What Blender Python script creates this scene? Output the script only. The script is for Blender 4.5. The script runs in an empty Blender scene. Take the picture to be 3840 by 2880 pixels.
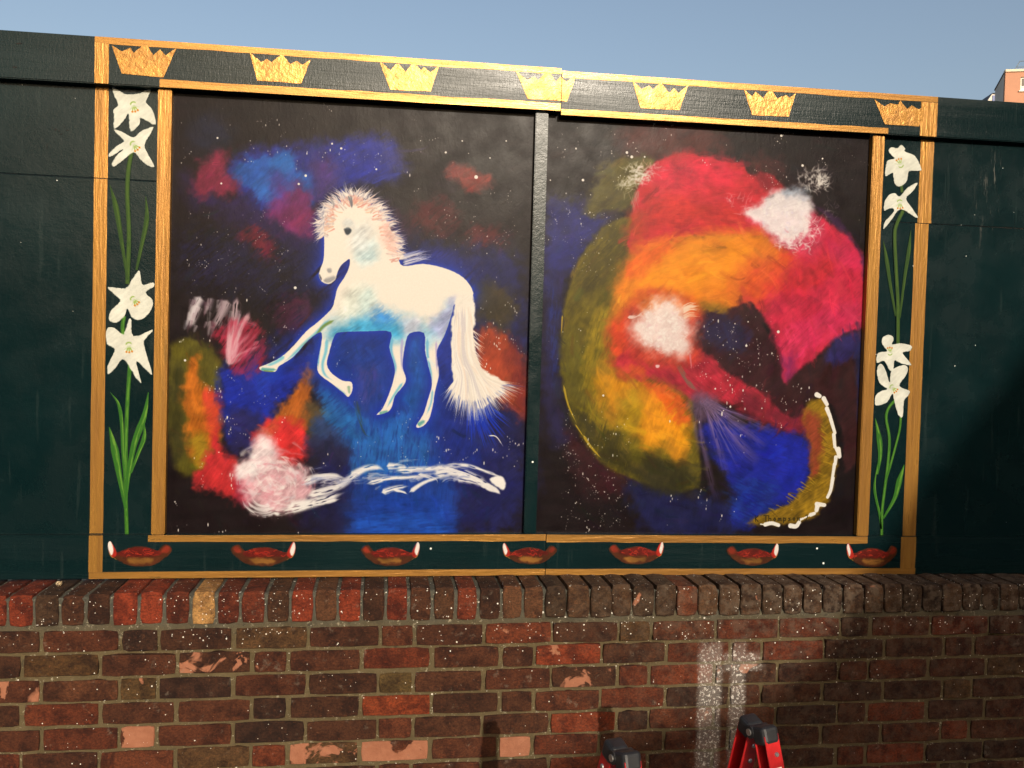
import bpy, bmesh, math, random
import numpy as np
from mathutils import Vector, Matrix

rng = random.Random(7)
sc = bpy.context.scene
col = sc.collection

# ------------------------------------------------------------------ camera
# world: X along the wall, Y away from the street, Z up; metres.  Brick face is Y = 0.
CAM = np.array([0.77400, -2.83220, 0.87390])
YAW, PITCH, ROLL, FPX = 0.1452, -0.0314, -0.0273, 3320.0
def cam_axes():
    ca, sa = math.cos(YAW), math.sin(YAW); cb, sb = math.cos(PITCH), math.sin(PITCH)
    fwd = np.array([sa*cb, ca*cb, sb]); right = np.array([ca, -sa, 0.0]); down = -np.cross(right, fwd)
    cc, s2 = math.cos(ROLL), math.sin(ROLL)
    return cc*right + s2*down, -s2*right + cc*down, fwd
AX = cam_axes()
cd = bpy.data.cameras.new('camera'); cam = bpy.data.objects.new('camera', cd); col.objects.link(cam)
cd.sensor_width = 36.0; cd.sensor_fit = 'HORIZONTAL'; cd.lens = 36.0*FPX/3840.0
cd.clip_start = 0.05; cd.clip_end = 2000
m = Matrix.Identity(4)
for i in range(3):
    m[i][0] = AX[0][i]; m[i][1] = -AX[1][i]; m[i][2] = -AX[2][i]; m[i][3] = CAM[i]
cam.matrix_world = m
sc.camera = cam

# ------------------------------------------------------------------ sky, sun, exposure
SUN_EL, SUN_AZ = math.radians(20.0), math.radians(10.0)      # azimuth: from straight behind the camera towards +X
SUN = np.array([math.cos(SUN_EL)*math.sin(SUN_AZ), -math.cos(SUN_EL)*math.cos(SUN_AZ), math.sin(SUN_EL)])
w = bpy.data.worlds.new('World'); sc.world = w; w.use_nodes = True
nt = w.node_tree
sky = nt.nodes.new('ShaderNodeTexSky'); sky.sky_type = 'NISHITA'; sky.sun_disc = False
sky.sun_elevation = SUN_EL; sky.sun_rotation = math.pi - SUN_AZ
sky.air_density = 1.0; sky.dust_density = 4.8; sky.ozone_density = 0.0
bg = nt.nodes['Background']; bg.inputs['Strength'].default_value = 0.122
nt.links.new(sky.outputs[0], bg.inputs['Color'])
sl = bpy.data.lights.new('sun', 'SUN'); sl.energy = 3.0; sl.angle = math.radians(0.53); sl.color = (1.0, 0.89, 0.75)
so = bpy.data.objects.new('sun', sl); col.objects.link(so)
so.rotation_euler = Vector(SUN).to_track_quat('Z', 'Y').to_euler()
so.location = (4, -20, 9)
vs = sc.view_settings
vs.view_transform = 'Standard'; vs.look = 'None'; vs.exposure = 0.42; vs.gamma = 1.0; vs.use_curve_mapping = False

# ------------------------------------------------------------------ helpers
def lin(c):
    c = np.asarray(c, float)/255.0
    return np.where(c <= 0.04045, c/12.92, ((c+0.055)/1.055)**2.4)
def rgb(c, k=1.0):
    l = lin(c)*k; return (float(l[0]), float(l[1]), float(l[2]), 1.0)
def trace(pts, Y):
    """photo points (3840 px basis) -> (X, Z) where their sight lines meet the upright plane at depth Y"""
    p = np.asarray(pts, float).reshape(-1, 2)
    d = ((p[:, :1]-1920)/FPX)*AX[0] + ((p[:, 1:]-1440)/FPX)*AX[1] + AX[2]
    t = (Y-CAM[1])/d[:, 1]
    q = CAM + d*t[:, None]
    return q[:, [0, 2]]
REG = dict(a=(600, 300, .651), b=(600, 1080, .651), c=(2000, 400, .651), d=(2000, 1080, .651),
           e=(320, 100, .603), f=(320, 980, .7353), g=(3100, 300, .6026), h=(3100, 1200, .6026),
           A=(340, 110, .4792), B=(1400, 200, .4973), C=(2400, 280, .5425), s=(0, 0, 1.0))
def src(reg, pts):
    x0, y0, k = REG[reg]; p = np.asarray(pts, float).reshape(-1, 2)
    return p*k + np.array([x0, y0])

def tag(o, label=None, cat=None, group=None, kind=None):
    if label: o['label'] = label
    if cat: o['category'] = cat
    if group: o['group'] = group
    if kind: o['kind'] = kind
    return o
def empty(name, loc=(0, 0, 0), rz=0.0):
    o = bpy.data.objects.new(name, None); col.objects.link(o); o.location = loc; o.rotation_euler = (0, 0, rz)
    o.empty_display_size = 0.1
    return o
def link(name, me, mat=None, parent=None):
    o = bpy.data.objects.new(name, me); col.objects.link(o)
    if mat: me.materials.append(mat)
    if parent: o.parent = parent
    return o
def mesh(name, vs_, fs, mat=None, parent=None, smooth=False):
    me = bpy.data.meshes.new(name); me.from_pydata([tuple(map(float, v)) for v in vs_], [], fs); me.update()
    if smooth: me.polygons.foreach_set('use_smooth', [True]*len(me.polygons))
    return link(name, me, mat, parent)
def bm_obj(name, bm, mat=None, parent=None, smooth=False):
    me = bpy.data.meshes.new(name); bmesh.ops.recalc_face_normals(bm, faces=bm.faces); bm.to_mesh(me); bm.free()
    if smooth: me.polygons.foreach_set('use_smooth', [True]*len(me.polygons))
    return link(name, me, mat, parent)
def bm_box(bm, x0, x1, y0, y1, z0, z1, bev=0.0, M=None, seg=1):
    r = bmesh.ops.create_cube(bm, size=1.0)
    vs_ = r['verts']
    for v in vs_:
        v.co = Vector((x0+(v.co.x+.5)*(x1-x0), y0+(v.co.y+.5)*(y1-y0), z0+(v.co.z+.5)*(z1-z0)))
    if bev > 0:
        es = list({e for v in vs_ for e in v.link_edges})
        r2 = bmesh.ops.bevel(bm, geom=es, offset=bev, segments=seg, affect='EDGES', profile=0.5)
        vs_ = list({v for f in r2['faces'] for v in f.verts} | {v for v in vs_ if v.is_valid})
    if M is not None:
        for v in vs_:
            v.co = M @ v.co
    return vs_
def box(name, x0, x1, y0, y1, z0, z1, mat, parent=None, bev=0.0):
    bm = bmesh.new(); bm_box(bm, x0, x1, y0, y1, z0, z1, bev); return bm_obj(name, bm, mat, parent)
def bm_cyl(bm, p0, p1, r0, r1=None, n=10):
    p0, p1 = Vector(p0), Vector(p1); d = p1-p0
    M = Matrix.Translation((p0+p1)/2) @ d.to_track_quat('Z', 'Y').to_matrix().to_4x4()
    bmesh.ops.create_cone(bm, cap_ends=True, segments=n, radius1=r0, radius2=r0 if r1 is None else r1, depth=d.length, matrix=M)
def quad_board(name, cs, y0, y1, mat, parent, bev=0.002):
    """board with the four (x,z) corners cs (counter-clockwise from bottom left), front face at y0"""
    bm = bmesh.new()
    a = [bm.verts.new((x, y0, z)) for x, z in cs]; b = [bm.verts.new((x, y1, z)) for x, z in cs]
    bm.faces.new(a); bm.faces.new(b[::-1])
    for i in range(4): bm.faces.new((a[i], b[i], b[(i+1) % 4], a[(i+1) % 4]))
    if bev: bmesh.ops.bevel(bm, geom=list(bm.edges), offset=bev, segments=2, affect='EDGES')
    return bm_obj(name, bm, mat, parent)

# ------------------------------------------------------------------ node helpers
class NT:
    def __init__(s, name):
        s.mat = bpy.data.materials.new(name); s.mat.use_nodes = True; s.t = s.mat.node_tree
        s.b = s.t.nodes['Principled BSDF']
    def n(s, typ, **kw):
        x = s.t.nodes.new(typ)
        for k, v in kw.items(): setattr(x, k, v)
        return x
    def L(s, a, b): s.t.links.new(a, b)
    def val(s, inp, v):
        if hasattr(v, 'is_output'): s.L(v, inp)
        else: inp.default_value = v
    def math(s, op, a, b=None, c=None, clamp=False):
        x = s.n('ShaderNodeMath', operation=op); x.use_clamp = clamp
        s.val(x.inputs[0], a)
        if b is not None: s.val(x.inputs[1], b)
        if c is not None: s.val(x.inputs[2], c)
        return x.outputs[0]
    def mix(s, f, a, b, blend='MIX'):
        x = s.n('ShaderNodeMix', data_type='RGBA', blend_type=blend)
        s.val(x.inputs['Factor'], f); s.val(x.inputs['A'], a); s.val(x.inputs['B'], b)
        return x.outputs['Result']
    def step(s, v, lo, hi, a=0.0, b=1.0):
        x = s.n('ShaderNodeMapRange', interpolation_type='SMOOTHSTEP')
        s.val(x.inputs['Value'], v); x.inputs['From Min'].default_value = lo; x.inputs['From Max'].default_value = hi
        x.inputs['To Min'].default_value = a; x.inputs['To Max'].default_value = b
        return x.outputs['Result']
    def pos(s):
        return s.n('ShaderNodeNewGeometry').outputs['Position']
    def scaled(s, vec, sx, sy, sz, off=None):
        x = s.n('ShaderNodeMapping'); s.L(vec, x.inputs['Vector']); x.inputs['Scale'].default_value = (sx, sy, sz)
        if off is not None:
            a = s.n('ShaderNodeVectorMath', operation='ADD'); s.L(x.outputs[0], a.inputs[0]); s.val(a.inputs[1], off)
            return a.outputs[0]
        return x.outputs[0]
    def noise(s, vec, scale, detail=4, rough=.55, dist=0.0):
        x = s.n('ShaderNodeTexNoise'); s.L(vec, x.inputs['Vector']); x.inputs['Scale'].default_value = scale
        x.inputs['Detail'].default_value = detail; x.inputs['Roughness'].default_value = rough; x.inputs['Distortion'].default_value = dist
        return x.outputs['Fac']
    def voro(s, vec, scale, out='Distance', feature='F1'):
        x = s.n('ShaderNodeTexVoronoi', feature=feature); s.L(vec, x.inputs['Vector']); x.inputs['Scale'].default_value = scale
        return x
    def bump(s, h, strength=.5, dist=.002, prev=None):
        x = s.n('ShaderNodeBump'); s.L(h, x.inputs['Height']); x.inputs['Strength'].default_value = strength; x.inputs['Distance'].default_value = dist
        if prev is not None: s.L(prev, x.inputs['Normal'])
        return x.outputs[0]
    def out(s, color=None, rough=None, metal=None, normal=None, spec=None):
        if color is not None: s.val(s.b.inputs['Base Color'], color)
        if rough is not None: s.val(s.b.inputs['Roughness'], rough)
        if metal is not None: s.val(s.b.inputs['Metallic'], metal)
        if normal is not None: s.L(normal, s.b.inputs['Normal'])
        if spec is not None: s.val(s.b.inputs['Specular IOR Level'], spec)
        return s.mat
def sepxyz(n, vec):
    x = n.n('ShaderNodeSeparateXYZ'); n.L(vec, x.inputs[0]); return x.outputs
def simple(name, c, rough=.6, metal=0.0, var=.25, scale=8.0, bump=.1, bscale=120.0):
    n = NT(name); p = n.pos()
    f = n.noise(p, scale, 5); g = n.noise(p, bscale, 3)
    cc = n.mix(n.step(f, .3, .75), (c[0]*(1-var), c[1]*(1-var), c[2]*(1-var), 1), (min(1, c[0]*(1+var)), min(1, c[1]*(1+var)), min(1, c[2]*(1+var)), 1))
    return n.out(cc, rough, metal, n.bump(g, bump, .001))

# ------------------------------------------------------------------ materials
def white_specks(n, p, dens_node, scale, r):
    """round splashes of white paint: cells picked at random"""
    v = n.voro(n.scaled(p, 1, 1, 1), scale)
    sepc = n.n('ShaderNodeSeparateColor'); n.L(v.outputs['Color'], sepc.inputs[0])
    pick = n.math('LESS_THAN', sepc.outputs[0], dens_node)
    rad = n.math('MULTIPLY', n.math('POWER', sepc.outputs[1], 2.5), r)
    return n.math('MULTIPLY', pick, n.math('LESS_THAN', v.outputs['Distance'], rad))
WST = trace([(2618, 2600), (2702, 2600), (2738, 2600), (2792, 2600)], 0)[:, 0]
def paint_runs(n, p):
    """two broad vertical runs of old white paint down the brickwork"""
    X, Y, Z = sepxyz(n, p)
    wob = n.math('MULTIPLY', n.math('SUBTRACT', n.noise(p, 14, 2), .5), .02)
    xx = n.math('ADD', X, wob)
    def band(a, b, soft=.01):
        return n.math('MULTIPLY', n.step(xx, a-soft, a+soft), n.step(xx, b-soft, b+soft, 1.0, 0.0))
    bands = n.math('MAXIMUM', band(WST[0], WST[1]), band(WST[2], WST[3]))
    top = n.step(n.math('ADD', Z, n.math('MULTIPLY', n.noise(p, 9, 2), .05)), -.105, -.02, 1.0, 0.0)
    wide = n.math('MULTIPLY', band(WST[1]+.01, WST[3]+.05, .03), n.math('MULTIPLY', n.step(Z, -.18, -.165), n.step(Z, -.125, -.10, 1., 0.)))
    patch = n.step(n.noise(p, 105, 5, .75), .535, .60)
    film = n.math('MULTIPLY', n.math('MULTIPLY', n.math('MAXIMUM', n.math('MULTIPLY', bands, top), wide), 1.0), n.math('ADD', .15, n.math('MULTIPLY', patch, .75)), clamp=True)
    return film
def mat_brick():
    n = NT('brick clay'); p = n.pos()
    oi = n.n('ShaderNodeObjectInfo')
    off = n.math('MULTIPLY', oi.outputs['Random'], 37.0)
    cv = n.n('ShaderNodeCombineXYZ')
    for i in range(3): n.L(off, cv.inputs[i])
    q = n.scaled(p, 1, 1, 1, cv.outputs[0])
    base = oi.outputs['Color']
    dark = n.mix(1.0, base, (.42, .37, .36, 1), 'MULTIPLY')
    c = n.mix(n.step(n.noise(q, 17, 4, .6, .4), .40, .66), base, dark)
    c = n.mix(n.math('MULTIPLY', n.step(n.noise(q, 55, 4, .6), .55, .72), .55), c, n.mix(1.0, base, (1.6, 1.35, 1.2, 1), 'MULTIPLY'))
    fine = n.noise(n.scaled(q, 1, 1, 1.4), 130, 5, .75)
    c = n.mix(1.0, c, n.mix(n.step(fine, .25, .75), (.42, .40, .40, 1), (1.62, 1.55, 1.42, 1)), 'MULTIPLY')
    c = n.mix(n.math('MULTIPLY', n.step(n.noise(q, 75, 5, .7), .60, .70), .5), c, (.12, .045, .019, 1))
    # spalled faces show the paler core
    sp = n.math('ADD', n.noise(q, 9.0, 4, .55, .6), n.math('MULTIPLY', oi.outputs['Alpha'], .55))
    sp = n.step(sp, .765, .80)
    core = n.mix(n.noise(q, 40, 4), (.20, .070, .034, 1), (.34, .145, .082, 1))
    c = n.mix(sp, c, core)
    # lime bloom
    c = n.mix(n.math('MULTIPLY', n.step(n.noise(q, 23, 5, .7), .60, .72), .30), c, (.20, .165, .12, 1))
    # soot and lichen dull the coping and the stretch of wall further along
    X, Y, Z = sepxyz(n, p)
    old = n.math('MULTIPLY', n.step(X, 1.0, 2.3), n.step(n.noise(p, 30, 5, .65), .42, .62))
    old = n.math('MULTIPLY', old, n.step(Z, -.15, .08, .35, .9))
    c = n.mix(n.math('MULTIPLY', old, .6), c, (.115, .082, .055, 1))
    dens = n.step(Z, -.12, .03, .016, .14)
    s1 = white_specks(n, p, dens, 100, .27); s2 = white_specks(n, n.scaled(p, 1, 1, 1, (3.1, 1.7, .4)), n.math('MULTIPLY', dens, 1.2), 190, .36)
    c = n.mix(n.math('MAXIMUM', s1, s2), c, (.66, .62, .54, 1))
    c = n.mix(paint_runs(n, p), c, (.60, .56, .50, 1))
    h = n.math('ADD', n.math('MULTIPLY', n.noise(q, 150, 5, .65), .6), n.math('MULTIPLY', n.noise(q, 30, 3), 1.0))
    h = n.math('SUBTRACT', h, n.math('MULTIPLY', sp, .9))
    return n.out(c, .88, 0, n.bump(h, .75, .004), .25)
def mat_mortar():
    n = NT('lime mortar'); p = n.pos(); X, Y, Z = sepxyz(n, p)
    a = n.mix(n.noise(p, 12, 5, .6), (.056, .041, .019, 1), (.135, .102, .052, 1))
    g = n.mix(n.noise(p, 40, 4), (.035, .034, .026, 1), (.095, .09, .07, 1))
    c = n.mix(n.step(n.math('ADD', Z, n.math('MULTIPLY', n.noise(p, 6, 2), .1)), .0, .12), a, g)
    c = n.mix(n.step(n.noise(p, 85, 5, .7), .58, .68), c, (.27, .235, .16, 1))
    c = n.mix(n.math('MULTIPLY', n.step(n.noise(p, 33, 4, .7), .6, .7), .6), c, (.03, .027, .02, 1))
    s1 = white_specks(n, p, n.step(Z, -.3, .03, .07, .28), 90, .42)
    c = n.mix(s1, c, (.68, .64, .55, 1))
    c = n.mix(n.math('MULTIPLY', paint_runs(n, p), .8), c, (.55, .52, .46, 1))
    h = n.noise(p, 160, 6, .7)
    return n.out(c, .95, 0, n.bump(h, .9, .004), .2)
_s = trace([(3655, 590), (3760, 560), (3700, 990), (3700, 545)], .176)
SCR = (float(_s[0, 0]), float(_s[1, 0]), float(_s[2, 1]), float(_s[3, 1]))
def mat_green(name='green gloss paint', grain=(1, 1, 1), k=.44, rough=(.20, .30), spec=.24, relief=1.0):
    n = NT(name); p = n.pos()
    c = n.mix(n.step(n.noise(p, 2.6, 4), .35, .7), (.0030*k, .0200*k, .0225*k, 1), (.0050*k, .0270*k, .0300*k, 1))
    c = n.mix(n.math('MULTIPLY', n.step(n.noise(n.scaled(p, 40, 1, 3), 1.0, 4), .62, .70), .18), c, (.03, .045, .042, 1))
    # chips and scuffs
    chip = n.step(n.noise(n.scaled(p, 1, 1, .45), 38, 5, .7), .74, .76)
    c = n.mix(n.math('MULTIPLY', chip, .55), c, (.10, .11, .10, 1))
    s1 = white_specks(n, p, .035, 38, .16)
    c = n.mix(s1, c, (.7, .7, .65, 1))
    # long grey scrapes down the sheet at the far end
    X, Y, Z = sepxyz(n, p)
    zone = n.math('MULTIPLY', n.math('MULTIPLY', n.step(X, SCR[0], SCR[0]+.02), n.step(X, SCR[1]-.02, SCR[1], 1., 0.)), n.math('MULTIPLY', n.step(Z, SCR[2], SCR[2]+.2), n.step(Z, SCR[3]-.06, SCR[3], 1., 0.)))
    scr = n.step(n.noise(n.scaled(p, 60, 1, 5), 1.6, 5, .7), .58, .66)
    c = n.mix(n.math('MULTIPLY', n.math('MULTIPLY', scr, zone), .55), c, (.16, .15, .13, 1))
    g = n.noise(n.scaled(p, *grain), 60, 4, .6); g2 = n.noise(p, 240, 3, .6)
    b = n.bump(g, .35*relief, .0016); b = n.bump(g2, .30*relief, .0007, b)
    if relief > 1: b = n.bump(n.noise(n.scaled(p, 1, 1, .25), 150, 3, .6, 1.2), .26, .0014, b)
    r = n.step(n.noise(n.scaled(p, *grain), 9, 4), .3, .7, rough[0], rough[1])
    return n.out(c, r, 0, b, spec)
def mat_gold(name='gold paint', grain=(1, 1, 1)):
    n = NT(name); p = n.pos()
    f = n.noise(n.scaled(p, *grain), 22, 5, .65)
    c = n.mix(n.step(f, .32, .68), (.24, .113, .024, 1), (.39, .192, .040, 1))
    thin = n.step(n.noise(n.scaled(p, *grain), 34, 5, .7), .60, .72)
    c = n.mix(n.math('MULTIPLY', thin, .8), c, (.17, .115, .035, 1))
    bare = n.step(n.noise(n.scaled(p, grain[0]*1.6, grain[1], grain[2]*1.6), 60, 5, .7), .64, .71)
    c = n.mix(n.math('MULTIPLY', bare, .75), c, (.035, .04, .022, 1))
    b = n.bump(n.noise(n.scaled(p, *grain), 75, 4, .6), .6, .0026); b = n.bump(n.noise(p, 260, 3), .35, .0008, b)
    return n.out(c, n.step(f, .3, .7, .38, .26), .48, b, .35)
M_BRICK = mat_brick(); M_MORTAR = mat_mortar()
M_GREEN = mat_green(); M_GREENH = mat_green('green paint on sawn rail', (.12, 1, 1.6), .46, (.22, .34),   .22, 1.35)
M_GOLDH = mat_gold('gold paint brushed along', (.10, 1, 1.3)); M_GOLDV = mat_gold('gold paint brushed upright', (1.3, 1, .10)); M_GOLD = mat_gold()

# ------------------------------------------------------------------ ground
GZ = -0.82
def mat_ground(name, c0, c1, sc_=40):
    n = NT(name); p = n.pos()
    c = n.mix(n.noise(p, sc_, 6, .7), c0, c1); c = n.mix(n.step(n.noise(p, .7, 4), .45, .65), c, n.mix(1.0, c, (.75, .74, .72, 1), 'MULTIPLY'))
    return n.out(c, .9, 0, n.bump(n.noise(p, 180, 5, .7), .6, .004))
def sheet(name, x0, x1, y0, y1, z, mat):
    o = mesh(name, [(x0, y0, z), (x1, y0, z), (x1, y1, z), (x0, y1, z)], [(0, 1, 2, 3)], mat); o['kind'] = 'structure'; return o
sheet('ground', -700, 700, -700, 700, GZ-.16, mat_ground('bare ground', (.08, .075, .05, 1), (.14, .125, .09, 1), 6))
sheet('road', -60, 60, -9.2, -3.9, GZ-.12, mat_ground('asphalt', (.035, .035, .036, 1), (.075, .074, .072, 1), 90))
M_PAVE = mat_ground('pavement concrete', (.16, .15, .135, 1), (.25, .24, .215, 1), 60)
o = box('pavement', -60, 60, -3.75, 0.05, GZ-.2, GZ, M_PAVE); o['kind'] = 'structure'
o = box('pavement', -60, 60, -11.9, -9.35, GZ-.2, GZ, M_PAVE); o['kind'] = 'structure'
M_KERB = mat_ground('kerb stone', (.2, .195, .18, 1), (.3, .29, .27, 1), 50)
o = box('kerb', -60, 60, -3.9, -3.752, GZ-.2, GZ+.002, M_KERB, bev=.01); o['kind'] = 'structure'
o = box('kerb', -60, 60, -9.348, -9.2, GZ-.2, GZ+.002, M_KERB, bev=.01); o['kind'] = 'structure'

# ------------------------------------------------------------------ brick wall
wall = empty('brick_wall', (0, 0, GZ))
tag(wall, 'low red brick wall with a brick on edge coping under the painted hoarding', 'brick wall')
def wparent(o):
    o.parent = wall; o.location = (0, 0, -GZ); return o
# palette: photographed colours of sunlit faces
PAL = [((84, 48, 34), 5), ((92, 50, 35), 6), ((102, 53, 36), 5), ((114, 54, 35), 3), ((128, 57, 36), 1.2), ((90, 62, 42), 1.6), ((74, 44, 34), 2)]
PALC = [((140, 56, 36), 3), ((120, 52, 34), 3), ((86, 50, 36), 4), ((76, 52, 40), 3), ((104, 66, 48), 2)]
PALC2 = [((86, 58, 43), 4), ((100, 68, 50), 3), ((74, 52, 40), 3), ((116, 62, 43), 1.6)]
def pick(pal):
    t = rng.random()*sum(q for _, q in pal)
    for c, q in pal:
        t -= q
        if t <= 0: break
    j = rng.uniform(.88, 1.14)
    return tuple(v*j for v in c)
# bricks the photograph shows spalled or odd: photo point -> (amount, colour or None)
SPEC = [((820, 2500), .40, None), ((40, 2600), .46, None), ((510, 2770), .62, None), ((1370, 2660), .0, (150, 66, 38)), ((1790, 2720), .34, None),
        ((1220, 2820), .44, None), ((2060, 2440), .20, (146, 62, 38)), ((2190, 2530), .40, None), ((1950, 2800), .75, None), ((3230, 2370), .25, None),
        ((770, 2265), .0, (205, 152, 104)), ((300, 2590), .28, (104, 60, 42)), ((1460, 2545), .0, (104, 80, 50)), ((2370, 2350), .0, (98, 68, 44)),
        ((2810, 2520), .40, None), ((1460, 2850), .62, None), ((130, 2460), .05, (92, 62, 38)), ((2720, 2350), .22, None), ((520, 2585), .1, (100, 72, 46))]
SPEC = [(tuple(trace([p], 0)[0]), a, c) for p, a, c in SPEC]
def brick_mesh(L, H, D, jit, top_round=0.0, rough=1.0):
    """brick with its face in the XZ plane at y=0 (x 0..L, z 0..H), worn uneven arrises"""
    r = rng
    nx, nz = (5, 2) if L > H else (2, 4)
    pts = []
    for i in range(nx): pts.append((L*i/nx, 0))
    for i in range(nz): pts.append((L, H*i/nz))
    for i in range(nx): pts.append((L*(1-i/nx), H))
    for i in range(nz): pts.append((0, H*(1-i/nz)))
    out, inn, back = [], [], []
    for (x, z) in pts:
        jx = r.uniform(-jit, jit); jz = r.uniform(-jit, jit)
        cx, cz = L/2, H/2
        corner = (x in (0, L)) and (z in (0, H))
        k = r.uniform(.0012, .003)*min(rough, 1.6)*(1.8 if corner else 1.0)
        sx = (-1 if x > cx else 1)*(1 if x in (0, L) else 0); sz = (-1 if z > cz else 1)*(1 if z in (0, H) else 0)
        px, pz = x+jx+(sx*k*.6 if corner else 0), z+jz+(sz*k*.6 if corner else 0)
        kk = r.uniform(.0012, .0028)*rough
        kz = max(kk, top_round) if z == H else kk
        out.append((px, kz*r.uniform(.8, 1.2), pz)); inn.append((px+sx*kk, r.uniform(-.0008, .0012), pz+sz*kz)); back.append((px, D, pz))
    N = len(pts); V = inn+out+back+[(L/2, r.uniform(-.001, .001), H/2)]
    F = []
    for i in range(N):
        j = (i+1) % N
        F += [(i, j, 3*N), (N+i, N+j, j, i), (2*N+i, 2*N+j, N+j, N+i)]
    F.append(tuple(range(3*N-1, 2*N-1, -1)))
    return V, F
hidden_V, hidden_F = [], []
def put_brick(x, z, L, H, D, colr, spall, visible, rough=1.0, top_round=0.0, dy=0.0, jit=.0012, tilt=0.0):
    V, F = brick_mesh(L, H, D, jit, top_round, rough)
    if not visible:
        b = len(hidden_V); hidden_V.extend([(vx+x, vy+dy, vz+z) for vx, vy, vz in V]); hidden_F.extend([tuple(i+b for i in f) for f in F]); return
    me = bpy.data.meshes.new('brick'); me.from_pydata(V, [], F); me.update()
    o = link('brick', me, M_BRICK, wall); o.location = (x, dy, z-GZ); o.rotation_euler = (0, tilt, 0)
    l = lin(colr)*.50; l[0] *= .92; l[2] *= .80
    o.color = (l[0], l[1], l[2], spall)
def special(x0, x1, z0, z1):
    for (px, pz), a, c in SPEC:
        if x0-.004 <= px <= x1+.004 and z0-.004 <= pz <= z1+.004: return a, c
    return None
# joints between the coping bricks, read off the wall
cj = []
for k, xs in enumerate([[60, 278, 490, 700, 915, 1135, 1345, 1560, 1770, 1970], [80, 280, 475, 670, 865, 1060, 1250, 1445, 1635, 1820, 2010],
                        [90, 270, 450, 640, 820, 985, 1170, 1345, 1520, 1690, 1865, 2045], [125, 290, 450, 618, 785, 945, 1105, 1265, 1425, 1590, 1755, 1900]]):
    cj += [float(trace([(960*k+x*960/2096., 2120+330*960/2096.)], 0)[0, 0]) for x in xs]
pitch = .0752
while cj[0] > -1.6: cj.insert(0, cj[0]-pitch)
while cj[-1] < 4.5: cj.append(cj[-1]+pitch)
def coptop(x): return .113 + .012*math.exp(-((x-1.5)/.7)**2) - .004*max(0, x-2.2) + .003*math.sin(x*3)
for a, b in zip(cj[:-1], cj[1:]):
    open_ = a > 1.25
    g = rng.uniform(.003, .0055) if not open_ else rng.uniform(.0015, .0035)
    vis = -.55 < b and a < 3.35
    z0 = .016 + rng.uniform(-.0015, .0015)
    c = pick(PALC2 if open_ else PALC); sp = rng.choice([0, 0, .05, .12]) if not open_ else rng.choice([0, .08, .16])
    s_ = special(a, b, z0, .12)
    if s_:
        sp = s_[0]; c = s_[1] or c
    put_brick(a+g, z0, b-a-2*g, coptop((a+b)/2)-z0+rng.uniform(-.003, .003), .215, c, sp, vis, rough=1.3 if not open_ else 1.8,
              top_round=rng.uniform(.005, .008) if not open_ else rng.uniform(.008, .013), dy=rng.uniform(-.002, .002) if not open_ else rng.uniform(-.006, .004), tilt=rng.uniform(-.012, .012))
P = .7875
for k in range(0, 11):
    x = -2*P - (0 if k % 2 == 0 else P/2); seq = ['H', 'S', 'S', 'S']; i = 0
    ztop = -.075*k + rng.uniform(-.0015, .0015)
    while x < 4.5:
        L = .1025 if seq[i % 4] == 'H' else .215
        vis = x+L > -.72 and x < 3.42 and k <= 7
        if x > -1.7:
            x0 = x+rng.uniform(-.0025, .0025); x1 = x+L+rng.uniform(-.0025, .0025)
            c = pick(PAL); sp = rng.choice([0, 0, 0, 0, .06, .14, .2])
            s_ = special(x0, x1, ztop-.065, ztop)
            if s_:
                sp = s_[0]; c = s_[1] or c
            put_brick(x0, ztop-.065+rng.uniform(-.0015, .0015), x1-x0, .065+rng.uniform(-.0015, .0015), .1, c, sp, vis, dy=rng.uniform(-.0025, .001), tilt=rng.uniform(-.004, .004))
        x += L+.01; i += 1
o = mesh('brick', hidden_V, hidden_F, M_BRICK, wall); o.location = (0, 0, -GZ); o['kind'] = 'stuff'; o.color = (.085, .033, .018, 0)
# mortar: uneven face, here and there smeared over the arrises, hollow further along
nr = np.random.RandomState(3)
def vnoise2(x, z, s, seed):
    t = np.random.RandomState(seed).rand(256, 256)
    X, Z = x/s+1000, z/s+1000; i, j = np.floor(X).astype(int), np.floor(Z).astype(int); fx, fz = X-i, Z-j
    fx = fx*fx*(3-2*fx); fz = fz*fz*(3-2*fz); i %= 255; j %= 255
    return (t[i, j]*(1-fx)+t[i+1, j]*fx)*(1-fz)+(t[i, j+1]*(1-fx)+t[i+1, j+1]*fx)*fz
gx = np.arange(-1.65, 4.5, .009); gz = np.linspace(-.82, .1, 116)
XX, ZZ = np.meshgrid(gx, gz)
rec = .0052 + .0045*(vnoise2(XX, ZZ, .05, 1)-.5) + .0035*(vnoise2(XX, ZZ, .014, 2)-.5)
hol = np.clip((XX-1.0)/.5, 0, 1)*np.clip((ZZ-.02)/.02, 0, 1)
rec = rec + hol*(.002+.022*np.clip(vnoise2(XX, ZZ, .13, 5)-.25, 0, 1))
deep = np.clip((vnoise2(XX, ZZ, .07, 9)-.80)*6, 0, 1)*.012
rec = np.maximum(rec + deep, .0028)
nxg, nzg = len(gx), len(gz)
V = np.stack([XX.ravel(), rec.ravel(), ZZ.ravel()], 1)
F = [(r*nxg+c, r*nxg+c+1, (r+1)*nxg+c+1, (r+1)*nxg+c) for r in range(nzg-1) for c in range(nxg-1)]
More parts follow.
